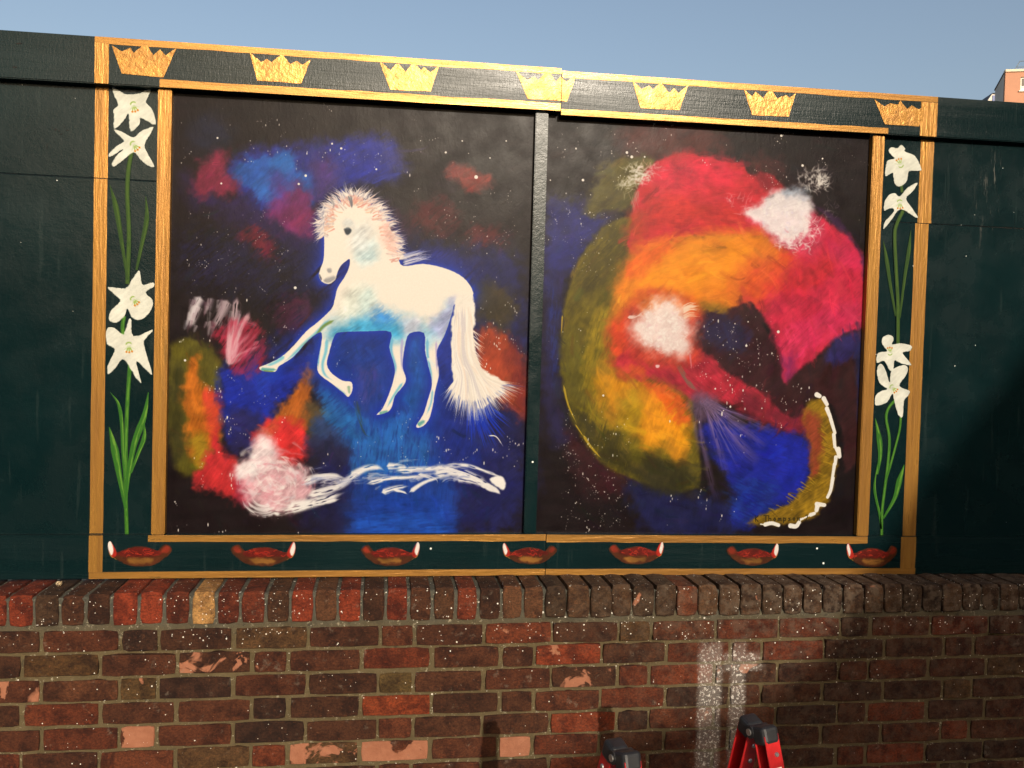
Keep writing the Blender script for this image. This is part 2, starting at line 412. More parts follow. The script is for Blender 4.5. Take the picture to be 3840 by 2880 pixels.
# top bed of the coping joints, running back under the hoarding
tx = gx; base = len(V); ty = np.linspace(.012, .215, 10)
TX, TY = np.meshgrid(tx, ty); tz = np.array([coptop(x) for x in tx])[None, :] - .0085 - .009*np.clip((TX-1.0)/.5, 0, 1) + .006*(vnoise2(TX, TY, .03, 4)-.5)
V = np.concatenate([V, np.stack([TX.ravel(), TY.ravel(), tz.ravel()], 1)])
F += [(base+r*nxg+c, base+r*nxg+c+1, base+(r+1)*nxg+c+1, base+(r+1)*nxg+c) for r in range(9) for c in range(nxg-1)]
F += [((nzg-1)*nxg+c, (nzg-1)*nxg+c+1, base+c+1, base+c) for c in range(nxg-1)]
o = mesh('mortar', V, F, M_MORTAR, wall, True); o.location = (0, 0, -GZ)
o = box('wall_core', -1.65, 4.5, .08, .214, GZ, .09, M_MORTAR, wall); o.location = (0, 0, -GZ)

# ------------------------------------------------------------------ hoarding boards
hoard = empty('painted_hoarding', (1.3, .2, .115))
tag(hoard, 'dark green timber hoarding with painted gold bands, crowns, lilies and lamps on the brick wall', 'hoarding')
HOFF = (-1.3, -.2, -.115)
def hp(o, parent=None):
    if parent is None: o.parent = hoard; o.location = HOFF
    else: o.parent = parent; o.location = (0, 0, 0)
    return o
Y_TOP, Y_RAIL, Y_PAN, Y_ART, Y_BAT = .140, .155, .176, .180, .155
def zline(x, p0, p1): return p0[1]+(x-p0[0])*(p1[1]-p0[1])/(p1[0]-p0[0])
def TLt(x): return zline(x, (-.42, 1.8395), (1.35, 1.851))
def TLb(x): return zline(x, (-.42, 1.6925), (1.35, 1.707))
def TRt(x): return zline(x, (1.35, 1.8435), (3.08, 1.853))
def TRb(x): return zline(x, (1.35, 1.695), (3.08, 1.7095))
def BLt(x): return zline(x, (-.42, .263), (1.345, .2635))
def BLb(x): return zline(x, (-.42, .1212), (1.345, .1205))
def BRt(x): return zline(x, (1.345, .2625), (3.2, .247))
def BRb(x): return zline(x, (1.345, .1195), (3.2, .109))
rails = {}
def rail(key, name, x0, x1, ft, fb, y0, y1, label=None):
    o = quad_board(name, [(x0, fb(x0)), (x1, fb(x1)), (x1, ft(x1)), (x0, ft(x0))], y0, y1, M_GREENH, None, .003)
    hp(o); rails[key] = o
    if label: o['label'] = label
    return o
rail('TL', 'top_rail', -1.7, 1.3492, TLt, TLb, Y_TOP, .205); rail('TR', 'top_rail', 1.3512, 4.6, TRt, TRb, Y_TOP+.002, .207)
rail('BL', 'bottom_rail', -1.7, 1.3437, BLt, BLb, Y_RAIL, .21); rail('BR', 'bottom_rail', 1.3455, 4.6, BRt, BRb, Y_RAIL+.001, .211)
# green sheets behind: two lifts of board with a seam, either side of the pictures
for (x0, x1, zs, t) in [(-1.7, .06, 1.405, .0), (2.53, 4.6, 1.40, .0)]:
    o = box('board', x0, x1, Y_PAN, .2, .2, zs-.001, M_GREEN, bev=.0015); hp(o)
    o = box('board', x0, x1, Y_PAN-.0015, .2, zs+.001, 1.78, M_GREEN, bev=.0015); hp(o)
RT = lambda x: BLt(x) if x < 1.3445 else BRt(x)
for (x0, x1, mt) in [(.0435, .0855, M_GOLDV), (1.267, 1.310, M_GREEN), (2.496, 2.541, M_GOLDV)]:
    o = quad_board('batten', [(x0-.001, RT(x0)+.0004), (x1-.001, RT(x1)+.0004), (x1+.001, 1.70 if x0 < 1 else 1.702), (x0+.001, 1.70 if x0 < 1 else 1.702)], Y_BAT, .195, mt, None, .0025); hp(o)
    o['label'] = 'green centre batten between the two pictures' if mt is M_GREEN else 'gold batten beside the picture'
# gold bands: brushed paint with slightly wandering edges
def band(x0, x1, f0, f1, y, mat, horizontal=True, wob=.0016, wob2=None):
    n = max(4, int(abs((x1-x0))/.02)) if horizontal else max(4, int((f1-f0)/.03)); wob = wob if horizontal else wob*.5
    V = []; wob2 = wob if wob2 is None else wob2
    sd = rng.randint(0, 9999); t = np.linspace(0, 1, n+1)
    Ln = x1-x0 if horizontal else f1-f0; q0 = (vnoise2(t*Ln, t*0, .07, sd % 97)-.5)*2*wob; q1 = (vnoise2(t*Ln, t*0+5, .07, sd % 89)-.5)*2*wob2
    for i, s in enumerate(t):
        if horizontal:
            x = x0+(x1-x0)*s; V += [(x, y, f0(x)+q0[i]), (x, y, f1(x)+q1[i])]
        else:
            z = f0+(f1-f0)*s; V += [(x0+q0[i], y, z), (x1+q1[i], y, z)]
    k = len(V); V = V + [(a, b+.0012, c) for a, b, c in V]
    F = []
    for i in range(n):
        a = 2*i
        F.append((a, a+2, a+3, a+1) if horizontal else (a, a+1, a+3, a+2))
        F.append((a+k, a+2+k, a+2, a)); F.append((a+1, a+3, a+3+k, a+1+k))
    o = mesh('gold_band', V, F, mat); return hp(o)
e = .0009
GB = []
band(-.143, 1.3485, lambda x: TLt(x)-.021, lambda x: TLt(x)-.0008, Y_TOP-e, M_GOLDH, wob2=.0004)
band(1.352, 2.733, lambda x: TRt(x)-.022, lambda x: TRt(x)-.0008, Y_TOP+.002-e, M_GOLDH, wob2=.0004)
band(.053, 1.3485, lambda x: TLb(x)+.0008, lambda x: TLb(x)+.0255, Y_TOP-e, M_GOLDH, wob=.0004, wob2=.0022)
band(1.352, 2.545, lambda x: TRb(x)+.0008, lambda x: TRb(x)+.021, Y_TOP+.002-e, M_GOLDH, wob=.0004, wob2=.0018)
band(-.143, -.1005, TLb(-.12)+.001, TLt(-.12)-.0205, Y_TOP-e, M_GOLDV, False); band(2.668, 2.733, TRb(2.7)+.001, TRt(2.7)-.0225, Y_TOP+.002-e, M_GOLDV, False)
band(.034, 1.343, lambda x: BLt(x)-.0235, lambda x: BLt(x)-.0008, Y_RAIL-e, M_GOLDH, wob2=.0004); band(1.3462, 2.537, lambda x: BRt(x)-.0265, lambda x: BRt(x)-.0008, Y_RAIL+.001-e, M_GOLDH, wob2=.0004)
band(-.146, 1.343, lambda x: BLb(x)+.0008, lambda x: BLb(x)+.0225, Y_RAIL-e, M_GOLDH, wob=.0004); band(1.3462, 2.73, lambda x: BRb(x)+.0008, lambda x: BRb(x)+.0225, Y_RAIL+.001-e, M_GOLDH, wob=.0004)
band(-.147, -.1045, BLb(-.12)+.0226, BLt(-.12)-.001, Y_RAIL-e, M_GOLDV, False); band(2.669, 2.7285, BRb(2.7)+.0226, BRt(2.7)-.001, Y_RAIL+.001-e, M_GOLDV, False)
band(-.1515, -.1105, .265, 1.404, Y_PAN-e, M_GOLDV, False); band(-.1505, -.1095, 1.4065, 1.70, Y_PAN-.0015-e, M_GOLDV, False)
band(2.686, 2.739, .25, 1.399, Y_PAN-e, M_GOLDV, False); band(2.694, 2.747, 1.4015, 1.705, Y_PAN-.0015-e, M_GOLDV, False)
# ------------------------------------------------------------------ the painted pictures (brushwork computed on a canvas laid over the boards)
CX0, CZ0, CR = -0.16, 0.11, 0.00125
CW, CH = int(2.92/CR), int(1.76/CR)
CAN = np.zeros((CH, CW, 3), np.float32); CAN[:] = np.array([16, 34, 36], np.float32)/255
TAB = np.random.RandomState(11).rand(64, 256, 256).astype(np.float32)
PR = np.random.RandomState(5)
def vn(x, y, seed):
    t = TAB[seed % 64]; x = x+517.3+seed*3.7; y = y+811.9
    i = np.floor(x).astype(np.int32); j = np.floor(y).astype(np.int32); fx = (x-i).astype(np.float32); fy = (y-j).astype(np.float32)
    fx = fx*fx*(3-2*fx); fy = fy*fy*(3-2*fy); i0 = i & 255; i1 = (i+1) & 255; j0 = j & 255; j1 = (j+1) & 255
    return (t[i0, j0]*(1-fx)+t[i1, j0]*fx)*(1-fy)+(t[i0, j1]*(1-fx)+t[i1, j1]*fx)*fy
def fbm(x, y, s, seed, oct_=4):
    v = 0; a = .5; tot = 0
    for o_ in range(oct_):
        v = v+a*vn(x/s, y/s, seed+o_*7); tot += a; a *= .55; s *= .5
    return v/tot
def streak(x, y, ang, s, stretch, seed, oct_=3):
    c, n_ = math.cos(ang), math.sin(ang)
    return fbm((x*c+y*n_)/stretch, -x*n_+y*c, s, seed, oct_)
def ss(v, a, b):
    t = np.clip((v-a)/(b-a), 0, 1); return t*t*(3-2*t)
def cpx(reg, pts, Y):
    q = trace(src(reg, pts), Y); return np.stack([(q[:, 0]-CX0)/CR, (q[:, 1]-CZ0)/CR], 1)
def kscale(reg): return REG[reg][2]/1110.0/CR
def smooth_closed(p, n=5):
    m_ = len(p); out = []
    for i in range(m_):
        p0, p1, p2, p3 = p[i-1], p[i], p[(i+1) % m_], p[(i+2) % m_]
        for t in np.arange(n)/n:
            out.append(.5*((2*p1)+(-p0+p2)*t+(2*p0-5*p1+4*p2-p3)*t*t+(-p0+3*p1-3*p2+p3)*t**3))
    return np.array(out)
def smooth_open(p, n=6):
    p = np.asarray(p, float); q = np.vstack([2*p[0]-p[1], p, 2*p[-1]-p[-2]]); out = []
    for i in range(1, len(q)-2):
        p0, p1, p2, p3 = q[i-1], q[i], q[i+1], q[i+2]
        for t in np.arange(n)/n:
            out.append(.5*((2*p1)+(-p0+p2)*t+(2*p0-5*p1+4*p2-p3)*t*t+(-p0+3*p1-3*p2+p3)*t**3))
    out.append(p[-1]); return np.array(out)
def bbox(p, pad):
    x0 = max(0, int(p[:, 0].min()-pad)); x1 = min(CW, int(p[:, 0].max()+pad)+2); y0 = max(0, int(p[:, 1].min()-pad)); y1 = min(CH, int(p[:, 1].max()+pad)+2)
    if x1 <= x0 or y1 <= y0: return None
    return x0, x1, y0, y1
def sdist(p, x, y):
    """signed distance to closed polygon p, inside positive"""
    d2 = np.full(x.shape, 1e12, np.float32); ins = np.zeros(x.shape, bool)
    for i in range(len(p)):
        ax, ay = p[i-1]; bx, by = p[i]; ex, ey = bx-ax, by-ay
        L2 = ex*ex+ey*ey+1e-9
        t = np.clip(((x-ax)*ex+(y-ay)*ey)/L2, 0, 1)
        d2 = np.minimum(d2, (x-ax-t*ex)**2+(y-ay-t*ey)**2)
        if ay != by:
            c = ((ay > y) != (by > y)) & (x < ex*(y-ay)/(by-ay)+ax); ins ^= c
    return np.where(ins, 1, -1)*np.sqrt(d2)
SEED = [1]
def nseed(): SEED[0] += 1; return SEED[0]
def comp(b, al, color):
    x0, x1, y0, y1 = b; s_ = CAN[y0:y1, x0:x1]
    c = np.asarray(color, np.float32)/255
    s_ += (c-s_)*al[..., None]
def fill(reg, pts, color, soft=20, rag=18, rs=45, a=1.0, dry=0.0, ang=0.7, stretch=5, sm=True, clip=None, Y=None, var=.16, bs=9):
    Y = Y_ART if Y is None else Y
    p = cpx(reg, pts, Y); k = kscale(reg)
    if soft >= 20: soft = soft*1.25
    if sm: p = smooth_closed(p, 4)
    b = bbox(p, (soft+rag)*k+2)
    if b is None: return None
    x, y = np.meshgrid(np.arange(b[0], b[1], dtype=np.float32), np.arange(b[2], b[3], dtype=np.float32))
    sd = nseed(); q = sdist(p, x, y)
    if rag: q = q+(fbm(x, y, rs*k, sd, 3)-.5)*2.6*rag*k+(streak(x, y, ang, 9*k, 4, sd+3, 2)-.5)*.3*rag*k
    so_ = max(.6, soft*k); al = ss(q, -so_, so_)*a
    st = streak(x, y, ang, bs*k, stretch, sd+5)
    if dry: al = al*(.25+.75*ss(st+(al-.5)*.35, dry-.2, dry+.2))
    if clip is not None: al = al*clip[b[2]:b[3], b[0]:b[1]]
    c = np.asarray(color, np.float32)/255
    if var:
        vv = 1+((st-.5)*.9+(fbm(x, y, 60*k, sd+9, 3)-.5)*1.4)*var*2
        s_ = CAN[b[2]:b[3], b[0]:b[1]]; s_ += (np.clip(c*vv[..., None], 0, 1)-s_)*al[..., None]
    else: comp(b, al, color)
    return b, al
def stroke(reg, pts, w0, color, a=1.0, w1=None, dry=0.0, soft=.35, taper=True, sm=True, clip=None, Y=None, px=False, bris=2.2, fade=0.0):
    Y = Y_ART if Y is None else Y
    p = np.asarray(pts, float) if px else cpx(reg, pts, Y); k = 1.0 if px else kscale(reg)
    if sm and len(p) > 2: p = smooth_open(p, 4)
    w1 = w0 if w1 is None else w1; W0, W1 = w0*k/2, w1*k/2
    b = bbox(p, max(W0, W1)+2)
    if b is None: return
    x, y = np.meshgrid(np.arange(b[0], b[1], dtype=np.float32), np.arange(b[2], b[3], dtype=np.float32))
    best = np.full(x.shape, 1e9, np.float32); T = np.zeros(x.shape, np.float32); Sg = np.zeros(x.shape, np.float32); seg = np.sqrt(((p[1:]-p[:-1])**2).sum(1)); tot = seg.sum()+1e-6; acc = 0
    for i in range(len(p)-1):
        ax, ay = p[i]; ex, ey = p[i+1]-p[i]; L2 = ex*ex+ey*ey+1e-9
        t = np.clip(((x-ax)*ex+(y-ay)*ey)/L2, 0, 1); d = np.sqrt((x-ax-t*ex)**2+(y-ay-t*ey)**2)
        u = d < best; best = np.where(u, d, best); T = np.where(u, (acc+t*seg[i])/tot, T); Sg = np.where(u, np.sign((x-ax)*ey-(y-ay)*ex), Sg); acc += seg[i]
    wd = W0+(W1-W0)*T
    if taper: wd = wd*np.clip(np.minimum(T/.12, (1-T)/.25), .12, 1)
    wd = np.maximum(wd, .35)
    al = ss(wd-best, -max(.5, soft*1.0), max(.5, soft*wd.max()))*a
    if wd.max() < .8: al = al*np.clip(wd*1.4, .25, 1)
    if dry:
        sd = nseed(); n_ = fbm(best*Sg/bris*1.0, T*tot/26.0, 1.0, sd, 2)
        al = al*ss(n_, dry-.13, dry+.13)
    if fade: al = al*np.clip(1-T, 0, 1)**fade
    if clip is not None: al = al*clip[b[2]:b[3], b[0]:b[1]]
    comp(b, al, color)
def dot(x, y, r, color=(240, 236, 228), a=1.0, st=1.0):
    b = bbox(np.array([[x, y]]), r*max(1, st)+2)
    if b is None: return
    gx_, gy_ = np.meshgrid(np.arange(b[0], b[1], dtype=np.float32), np.arange(b[2], b[3], dtype=np.float32))
    d = np.sqrt((gx_-x)**2+((gy_-y)/st)**2); comp(b, ss(r+.5-d, 0, 1)*a, color)
def stars(reg, box_, n, r=(1.2, 3.2), drip=.15, Y=None):
    x0, y0, x1, y1 = box_; k = kscale(reg)
    for _ in range(n):
        if PR.rand() < .45 and n > 12:      # flicked in little runs
            cx, cy = PR.uniform(x0, x1), PR.uniform(y0, y1); an = PR.uniform(0, math.pi); m_ = PR.randint(2, 6); sp = PR.uniform(8, 22)
            P_ = [(cx+math.cos(an)*sp*i+PR.normal()*4, cy+math.sin(an)*sp*i+PR.normal()*4) for i in range(m_)]
        else: P_ = [(PR.uniform(x0, x1), PR.uniform(y0, y1))]
        for q in P_:
            c = cpx(reg, [q], Y_ART if Y is None else Y)[0]
            rr = (r[0]+(r[1]-r[0])*PR.rand()**3)*k; dot(c[0], c[1], max(.45, rr), a=PR.uniform(.7, 1), st=PR.choice([1, 1, 1.3]) if PR.rand() > drip else PR.uniform(1.8, 3.2))

# ---- grounds
for (x0, x1) in ((.07, 1.285), (1.285, 2.52)):
    i0, i1 = int((x0-CX0)/CR), int((x1-CX0)/CR); j0, j1 = int((.24-CZ0)/CR), int((1.73-CZ0)/CR)
    x, y = np.meshgrid(np.arange(i0, i1, dtype=np.float32), np.arange(j0, j1, dtype=np.float32))
    v = .86+.34*(streak(x, y, .1, 14, 7, 3)-.5)+.3*(fbm(x, y, 160, 8)-.5)
    CAN[j0:j1, i0:i1] = (np.array([31, 20, 23], np.float32)/255)*v[..., None]
D = lambda pts, dy: [(x, y+dy) for x, y in pts]

# =================== left picture: the horse (coordinates in the upper detail view, y runs on below it)
F_ = lambda pts, c, **k: fill('a', pts, c, **k)
F_([(1250, 880), (1600, 950), (2000, 980), (2110, 1300), (2120, 1900), (2080, 2500), (1700, 2640), (1000, 2640), (900, 2300), (980, 1850), (880, 1500), (700, 1600), (560, 1640), (700, 1480), (980, 1250), (860, 1100), (900, 900)], (30, 34, 98), soft=90, rag=60, a=.85)
F_([(120, 900), (500, 880), (860, 860), (900, 1200), (700, 1300), (300, 1200), (160, 1220)], (32, 30, 66), soft=90, rag=60, a=.7, dry=.42)
F_([(190, 230), (330, 200), (420, 330), (300, 420), (200, 380)], (32, 42, 78), soft=60, rag=30, a=.5)
F_([(150, 560), (330, 640), (700, 740), (880, 860), (820, 940), (560, 880), (300, 760), (180, 700)], (46, 32, 84), soft=70, rag=40, a=.85)
F_([(390, 500), (560, 400), (800, 370), (1060, 345), (1310, 335), (1400, 420), (1420, 540), (1230, 590), (1060, 620), (930, 650), (860, 740), (600, 740), (470, 650), (390, 600)], (38, 42, 128), soft=45, rag=35, a=.95, ang=.6)
F_([(1020, 380), (1200, 345), (1310, 345), (1330, 560), (1180, 590), (1000, 640), (930, 560)], (33, 44, 150), soft=45, rag=35, a=.8, dry=.42, ang=.6)
F_([(400, 520), (480, 460), (620, 440), (740, 420), (790, 500), (880, 560), (890, 660), (860, 730), (700, 720), (600, 690), (520, 610), (430, 600)], (36, 84, 168), soft=22, rag=30, a=.95, ang=.8)
F_([(560, 580), (640, 560), (700, 640), (690, 720), (620, 740), (560, 670)], (48, 104, 190), soft=30, rag=26, a=.8, dry=.45)
F_([(650, 440), (740, 420), (770, 500), (700, 540), (650, 500)], (40, 104, 186), soft=22, rag=22, a=.8)
F_([(190, 600), (230, 480), (300, 430), (380, 420), (400, 540), (450, 640), (400, 670), (300, 660), (220, 680)], (128, 38, 66), soft=32, rag=32, a=.95, ang=.9)
F_([(620, 770), (690, 650), (760, 610), (830, 600), (880, 700), (890, 850), (800, 900), (700, 830)], (118, 38, 92), soft=36, rag=34, a=.9, ang=1.2)
F_([(640, 560), (720, 560), (720, 700), (650, 740)], (96, 52, 140), soft=40, rag=30, a=.6)
F_([(880, 450), (1000, 460), (1010, 600), (930, 680), (890, 600)], (74, 46, 110), soft=40, rag=25, a=.8)
F_([(760, 760), (870, 760), (880, 900), (780, 880)], (134, 40, 84), soft=40, rag=25, a=.7, dry=.45)
F_([(1640, 510), (1740, 490), (1850, 530), (1910, 560), (1890, 630), (1760, 640), (1700, 580)], (128, 44, 38), soft=26, rag=28, a=.95)
for q, c, al in [([(1450, 760), (1620, 680), (1720, 790), (1640, 900), (1500, 880)], (88, 30, 36), .75), ([(1720, 880), (1870, 830), (2020, 890), (1960, 950), (1800, 930)], (96, 32, 36), .8),
                 ([(470, 890), (570, 860), (650, 950), (620, 1030), (520, 960)], (108, 30, 46), .9), ([(640, 1310), (760, 1240), (880, 1280), (860, 1420), (700, 1440)], (74, 30, 54), .8),
                 ([(1560, 960), (1700, 1000), (1680, 1060), (1560, 1040)], (40, 48, 140), .7), ([(1740, 480), (1640, 560), (1700, 640), (1560, 600)], (60, 40, 60), .5),
                 ([(1250, 700), (1420, 780), (1440, 900), (1320, 900)], (70, 30, 40), .6)]:
    F_(q, c, soft=45, rag=38, a=al, dry=.40)
stroke('a', [(1210, 600), (1290, 560), (1420, 530)], 34, (44, 56, 156), .8, 18, dry=.42)
stroke('a', [(1330, 420), (1500, 400), (1560, 370)], 26, (52, 42, 96), .6, 12, dry=.45)
# right edge: olive, rust
F_([(1820, 1200), (1910, 1170), (2050, 1270), (2020, 1420), (1880, 1430), (1830, 1350)], (66, 56, 32), soft=45, rag=36, a=.9)
F_([(1820, 1490), (1930, 1430), (2040, 1530), (2110, 1800), (2110, 1960), (1990, 1860), (1860, 1720)], (168, 66, 36), soft=36, rag=34, a=.95, ang=1.2)
F_([(2000, 1560), (2110, 1600), (2130, 1960), (2050, 1850)], (120, 40, 38), soft=36, rag=34, a=.8, ang=1.4)
# left edge: olive, orange, red
F_([(55, 1560), (110, 1500), (200, 1480), (290, 1540), (350, 1630), (340, 1900), (320, 2160), (230, 2270), (110, 2270), (45, 1960)], (88, 82, 26), soft=24, rag=24, a=1, ang=1.4)
F_([(60, 1700), (120, 1650), (140, 1900), (120, 2200), (60, 2150)], (56, 54, 24), soft=30, rag=24, a=.8, ang=1.5)
F_([(170, 1615), (215, 1600), (235, 1740), (330, 1820), (345, 2050), (270, 2200), (180, 2190), (150, 2000), (130, 1780)], (186, 104, 30), soft=22, rag=26, a=1, ang=1.3)
F_([(180, 2050), (270, 2040), (270, 2230), (190, 2220)], (150, 128, 28), soft=24, rag=20, a=.8)
F_([(250, 1830), (320, 1790), (365, 1850), (350, 2080), (440, 2190), (520, 2320), (470, 2420), (260, 2370), (180, 2300), (280, 2150), (290, 2000)], (196, 48, 52), soft=24, rag=30, a=1, ang=1.0)
F_([(250, 1830), (320, 1790), (350, 1900), (320, 2020), (280, 1990)], (204, 76, 44), soft=24, rag=20, a=.8)
F_([(500, 2050), (600, 2000), (640, 2080), (560, 2140)], (120, 44, 40), soft=30, rag=25, a=.8)
F_([(430, 2250), (520, 2300), (520, 2440), (440, 2400)], (150, 34, 62), soft=30, rag=25, a=.8)
# royal blue band and orange wedge
F_([(320, 1770), (370, 1660), (540, 1650), (760, 1640), (900, 1540), (920, 1640), (740, 1800), (650, 1950), (540, 2020), (400, 2080), (360, 1920)], (28, 44, 156), soft=30, rag=30, a=1, ang=.5)
F_([(380, 1930), (520, 1900), (600, 2000), (520, 2130), (420, 2160), (370, 2060)], (38, 36, 92), soft=40, rag=36, a=.9)
F_([(560, 1690), (700, 1660), (640, 1780), (560, 1820)], (30, 62, 190), soft=40, rag=30, a=.7, dry=.48)
F_([(640, 2060), (690, 1900), (790, 1760), (860, 1670), (890, 1730), (860, 1880), (900, 1960), (800, 2040), (720, 2080)], (182, 98, 34), soft=20, rag=24, a=1, ang=1.2)
F_([(850, 1870), (940, 1880), (990, 2010), (900, 2080), (830, 2040)], (84, 70, 44), soft=30, rag=28, a=.9)
F_([(540, 2080), (620, 1960), (740, 1950), (840, 2010), (850, 2180), (720, 2230), (600, 2150)], (206, 48, 50), soft=28, rag=32, a=1, ang=.8)
F_([(560, 2020), (660, 1980), (640, 2060)], (196, 92, 54), soft=24, rag=24, a=.7)
# blue light under the horse
F_([(900, 1950), (1010, 1900), (1180, 1960), (1130, 2100), (960, 2140), (860, 2080)], (44, 66, 116), soft=36, rag=34, a=.9)
F_([(950, 1450), (1700, 1440), (1700, 1900), (1680, 2120), (1660, 2640), (1080, 2640), (1110, 2350), (1080, 2050), (920, 1800)], (26, 62, 150), soft=46, rag=34, a=.95, ang=1.5, stretch=8)
F_([(1000, 1470), (1330, 1470), (1340, 1640), (1180, 1690), (980, 1640)], (24, 52, 132), soft=30, rag=24, a=.9)
F_([(1110, 1900), (1280, 1960), (1460, 1900), (1560, 2030), (1520, 2200), (1300, 2300), (1100, 2220)], (36, 104, 186), soft=46, rag=40, a=.85, dry=.45, ang=1.4, stretch=7)
F_([(1130, 1690), (1240, 1650), (1250, 1780), (1190, 1880), (1130, 1820)], (62, 64, 140), soft=46, rag=34, a=.8, dry=.40, ang=1.3)
F_([(930, 1780), (1090, 1870), (1130, 2060), (1020, 2010), (940, 1920)], (34, 104, 178), soft=30, rag=26, a=.85, dry=.42)
F_([(1380, 1560), (1520, 1480), (1530, 1700), (1480, 1900), (1400, 1850)], (30, 88, 168), soft=26, rag=22, a=.9, ang=1.4)
F_([(1600, 1750), (1680, 1760), (1800, 2000), (1900, 2120), (1780, 2300), (1620, 2200)], (26, 42, 128), soft=50, rag=36, a=.9, ang=1.2)
F_([(1060, 2420), (1640, 2420), (1640, 2640), (1110, 2640), (1080, 2560)], (26, 62, 158), soft=26, rag=20, a=.95, ang=.05, dry=.34)
F_([(1120, 2530), (1500, 2490), (1640, 2560), (1640, 2640), (1130, 2640)], (28, 84, 190), soft=30, rag=26, a=.7, dry=.46, ang=.05)
F_([(840, 2080), (1060, 2090), (1080, 2240), (900, 2200)], (36, 34, 66), soft=40, rag=36, a=.85)
F_([(860, 2300), (1060, 2330), (1080, 2600), (800, 2600)], (32, 30, 62), soft=50, rag=36, a=.7)
stroke('a', [(1120, 1830), (1150, 1950), (1180, 2040), (1220, 2060)], 34, (52, 74, 74), .8, 14, dry=.40)
for _ in range(26):
    x_ = PR.uniform(1100, 1560); y_ = PR.uniform(1960, 2260)
    stroke('a', [(x_, y_), (x_+PR.normal()*8, y_+PR.uniform(60, 190))], PR.uniform(6, 20), [(40, 120, 200), (30, 70, 170), (60, 80, 160), (24, 44, 120)][PR.randint(4)], .55, 4, dry=.42, sm=False)
def smear(reg, box_, n_, ang_fn, w_=(14, 46), L_=(40, 130), al=(.25, .55), jit=.16):
    for _ in range(n_):
        x_, y_ = PR.uniform(box_[0], box_[2]), PR.uniform(box_[1], box_[3]); q_ = cpx(reg, [(x_, y_)], Y_ART)[0]; i_, j_ = int(q_[0]), int(q_[1])
        if not (0 <= i_ < CW and 0 <= j_ < CH): continue
        c_ = CAN[j_, i_]*255*(1+PR.normal()*jit)+PR.normal(size=3)*5; a_ = ang_fn(x_, y_)+PR.normal()*.35; l_ = PR.uniform(*L_)/2
        dx, dy = math.cos(a_)*l_, math.sin(a_)*l_; bx, by = -dy*PR.normal()*.15, dx*PR.normal()*.15
        stroke(reg, [(x_-dx, y_-dy), (x_+bx, y_+by), (x_+dx, y_+dy)], PR.uniform(*w_), np.clip(c_, 0, 255), PR.uniform(*al), None, dry=.36, soft=.9, bris=3.0)
smear('a', (90, 330, 2090, 1300), 520, lambda x_, y_: -.5+.6*math.sin(x_*.004+y_*.003))
smear('a', (80, 1250, 2090, 2580), 560, lambda x_, y_: (1.35 if 950 < x_ < 1700 else .9+.5*math.sin(y_*.005)))
# stars behind the horse
stars('a', (90, 220, 900, 420), 16); stars('a', (430, 330, 1560, 470), 26); stars('a', (1200, 300, 2080, 560), 14); stars('a', (1420, 600, 2060, 960), 34)
stars('a', (140, 740, 740, 1260), 60, (1.2, 2.6)); stars('a', (500, 1180, 900, 1620), 18); stars('a', (1820, 1160, 2060, 1700), 26, (1.4, 3), .7); stars('a', (1500, 900, 2090, 1180), 10)
stars('a', (90, 60, 2100, 240), 16, (1, 2.6)); stars('a', (80, 1480, 420, 2640), 26, (1.5, 4), .6); stars('a', (950, 1500, 1650, 1850), 16, (1.2, 3)); stars('a', (380, 1700, 740, 2100), 18, (1.5, 4), .5)
for (x_, y_, r_) in [(330, 335, 6), (838, 552, 8), (1043, 395, 7), (1245, 515, 6), (1645, 418, 7), (1820, 560, 12), (778, 1198, 9), (1740, 352, 5), (1993, 352, 5), (990, 368, 6), (143, 1616, 7), (798, 600, 7), (352, 597, 6), (1900, 450, 5)]:
    c_ = cpx('a', [(x_, y_)], Y_ART)[0]; dot(c_[0], c_[1], r_*kscale('a')*.9)
# pale clouds, left
for q, w_, c_, al in [([(215, 1290), (190, 1360), (170, 1440)], 70, (232, 226, 230), .9), ([(235, 1240), (195, 1330), (165, 1430)], 62, (214, 206, 212), .95), ([(160, 1380), (135, 1450)], 34, (120, 116, 128), .7), ([(300, 1250), (280, 1350)], 40, (110, 100, 112), .6), ([(390, 1260), (350, 1350), (300, 1450)], 80, (196, 176, 186), .85),
                      ([(445, 1240), (430, 1350), (420, 1470), (402, 1640)], 52, (206, 180, 190), .85), ([(520, 1330), (450, 1480), (405, 1650)], 44, (220, 170, 180), .8), ([(575, 1500), (480, 1590), (405, 1655)], 40, (226, 190, 200), .85),
                      ([(560, 1420), (500, 1400), (440, 1420)], 36, (190, 120, 140), .6), ([(400, 1540), (395, 1660)], 46, (240, 234, 240), .95), ([(340, 1470), (420, 1500), (520, 1480)], 40, (190, 70, 96), .6)]:
    stroke('a', q, w_*1.35, c_, al, w_*.9, dry=.30, bris=3.2, soft=.9)
F_([(300, 1450), (450, 1380), (560, 1420), (610, 1600), (560, 1690), (430, 1690), (370, 1600)], (172, 38, 66), soft=34, rag=34, a=.75, ang=1.0, dry=.38)
for _ in range(46):
    t_ = PR.rand(); x_ = 405+PR.normal()*10; y_ = 1650-PR.rand()*60
    x2, y2 = x_+PR.uniform(-10, 170)*(.4+t_), y_-PR.uniform(60, 330)
    stroke('a', [(x_, y_), ((x_+x2)/2-10, (y_+y2)/2), (x2, y2)], PR.uniform(20, 56), [(240, 222, 228), (222, 150, 166), (206, 92, 116), (232, 196, 206)][PR.randint(4)], PR.uniform(.2, .5), 16, dry=.34, soft=.9, bris=3.2)
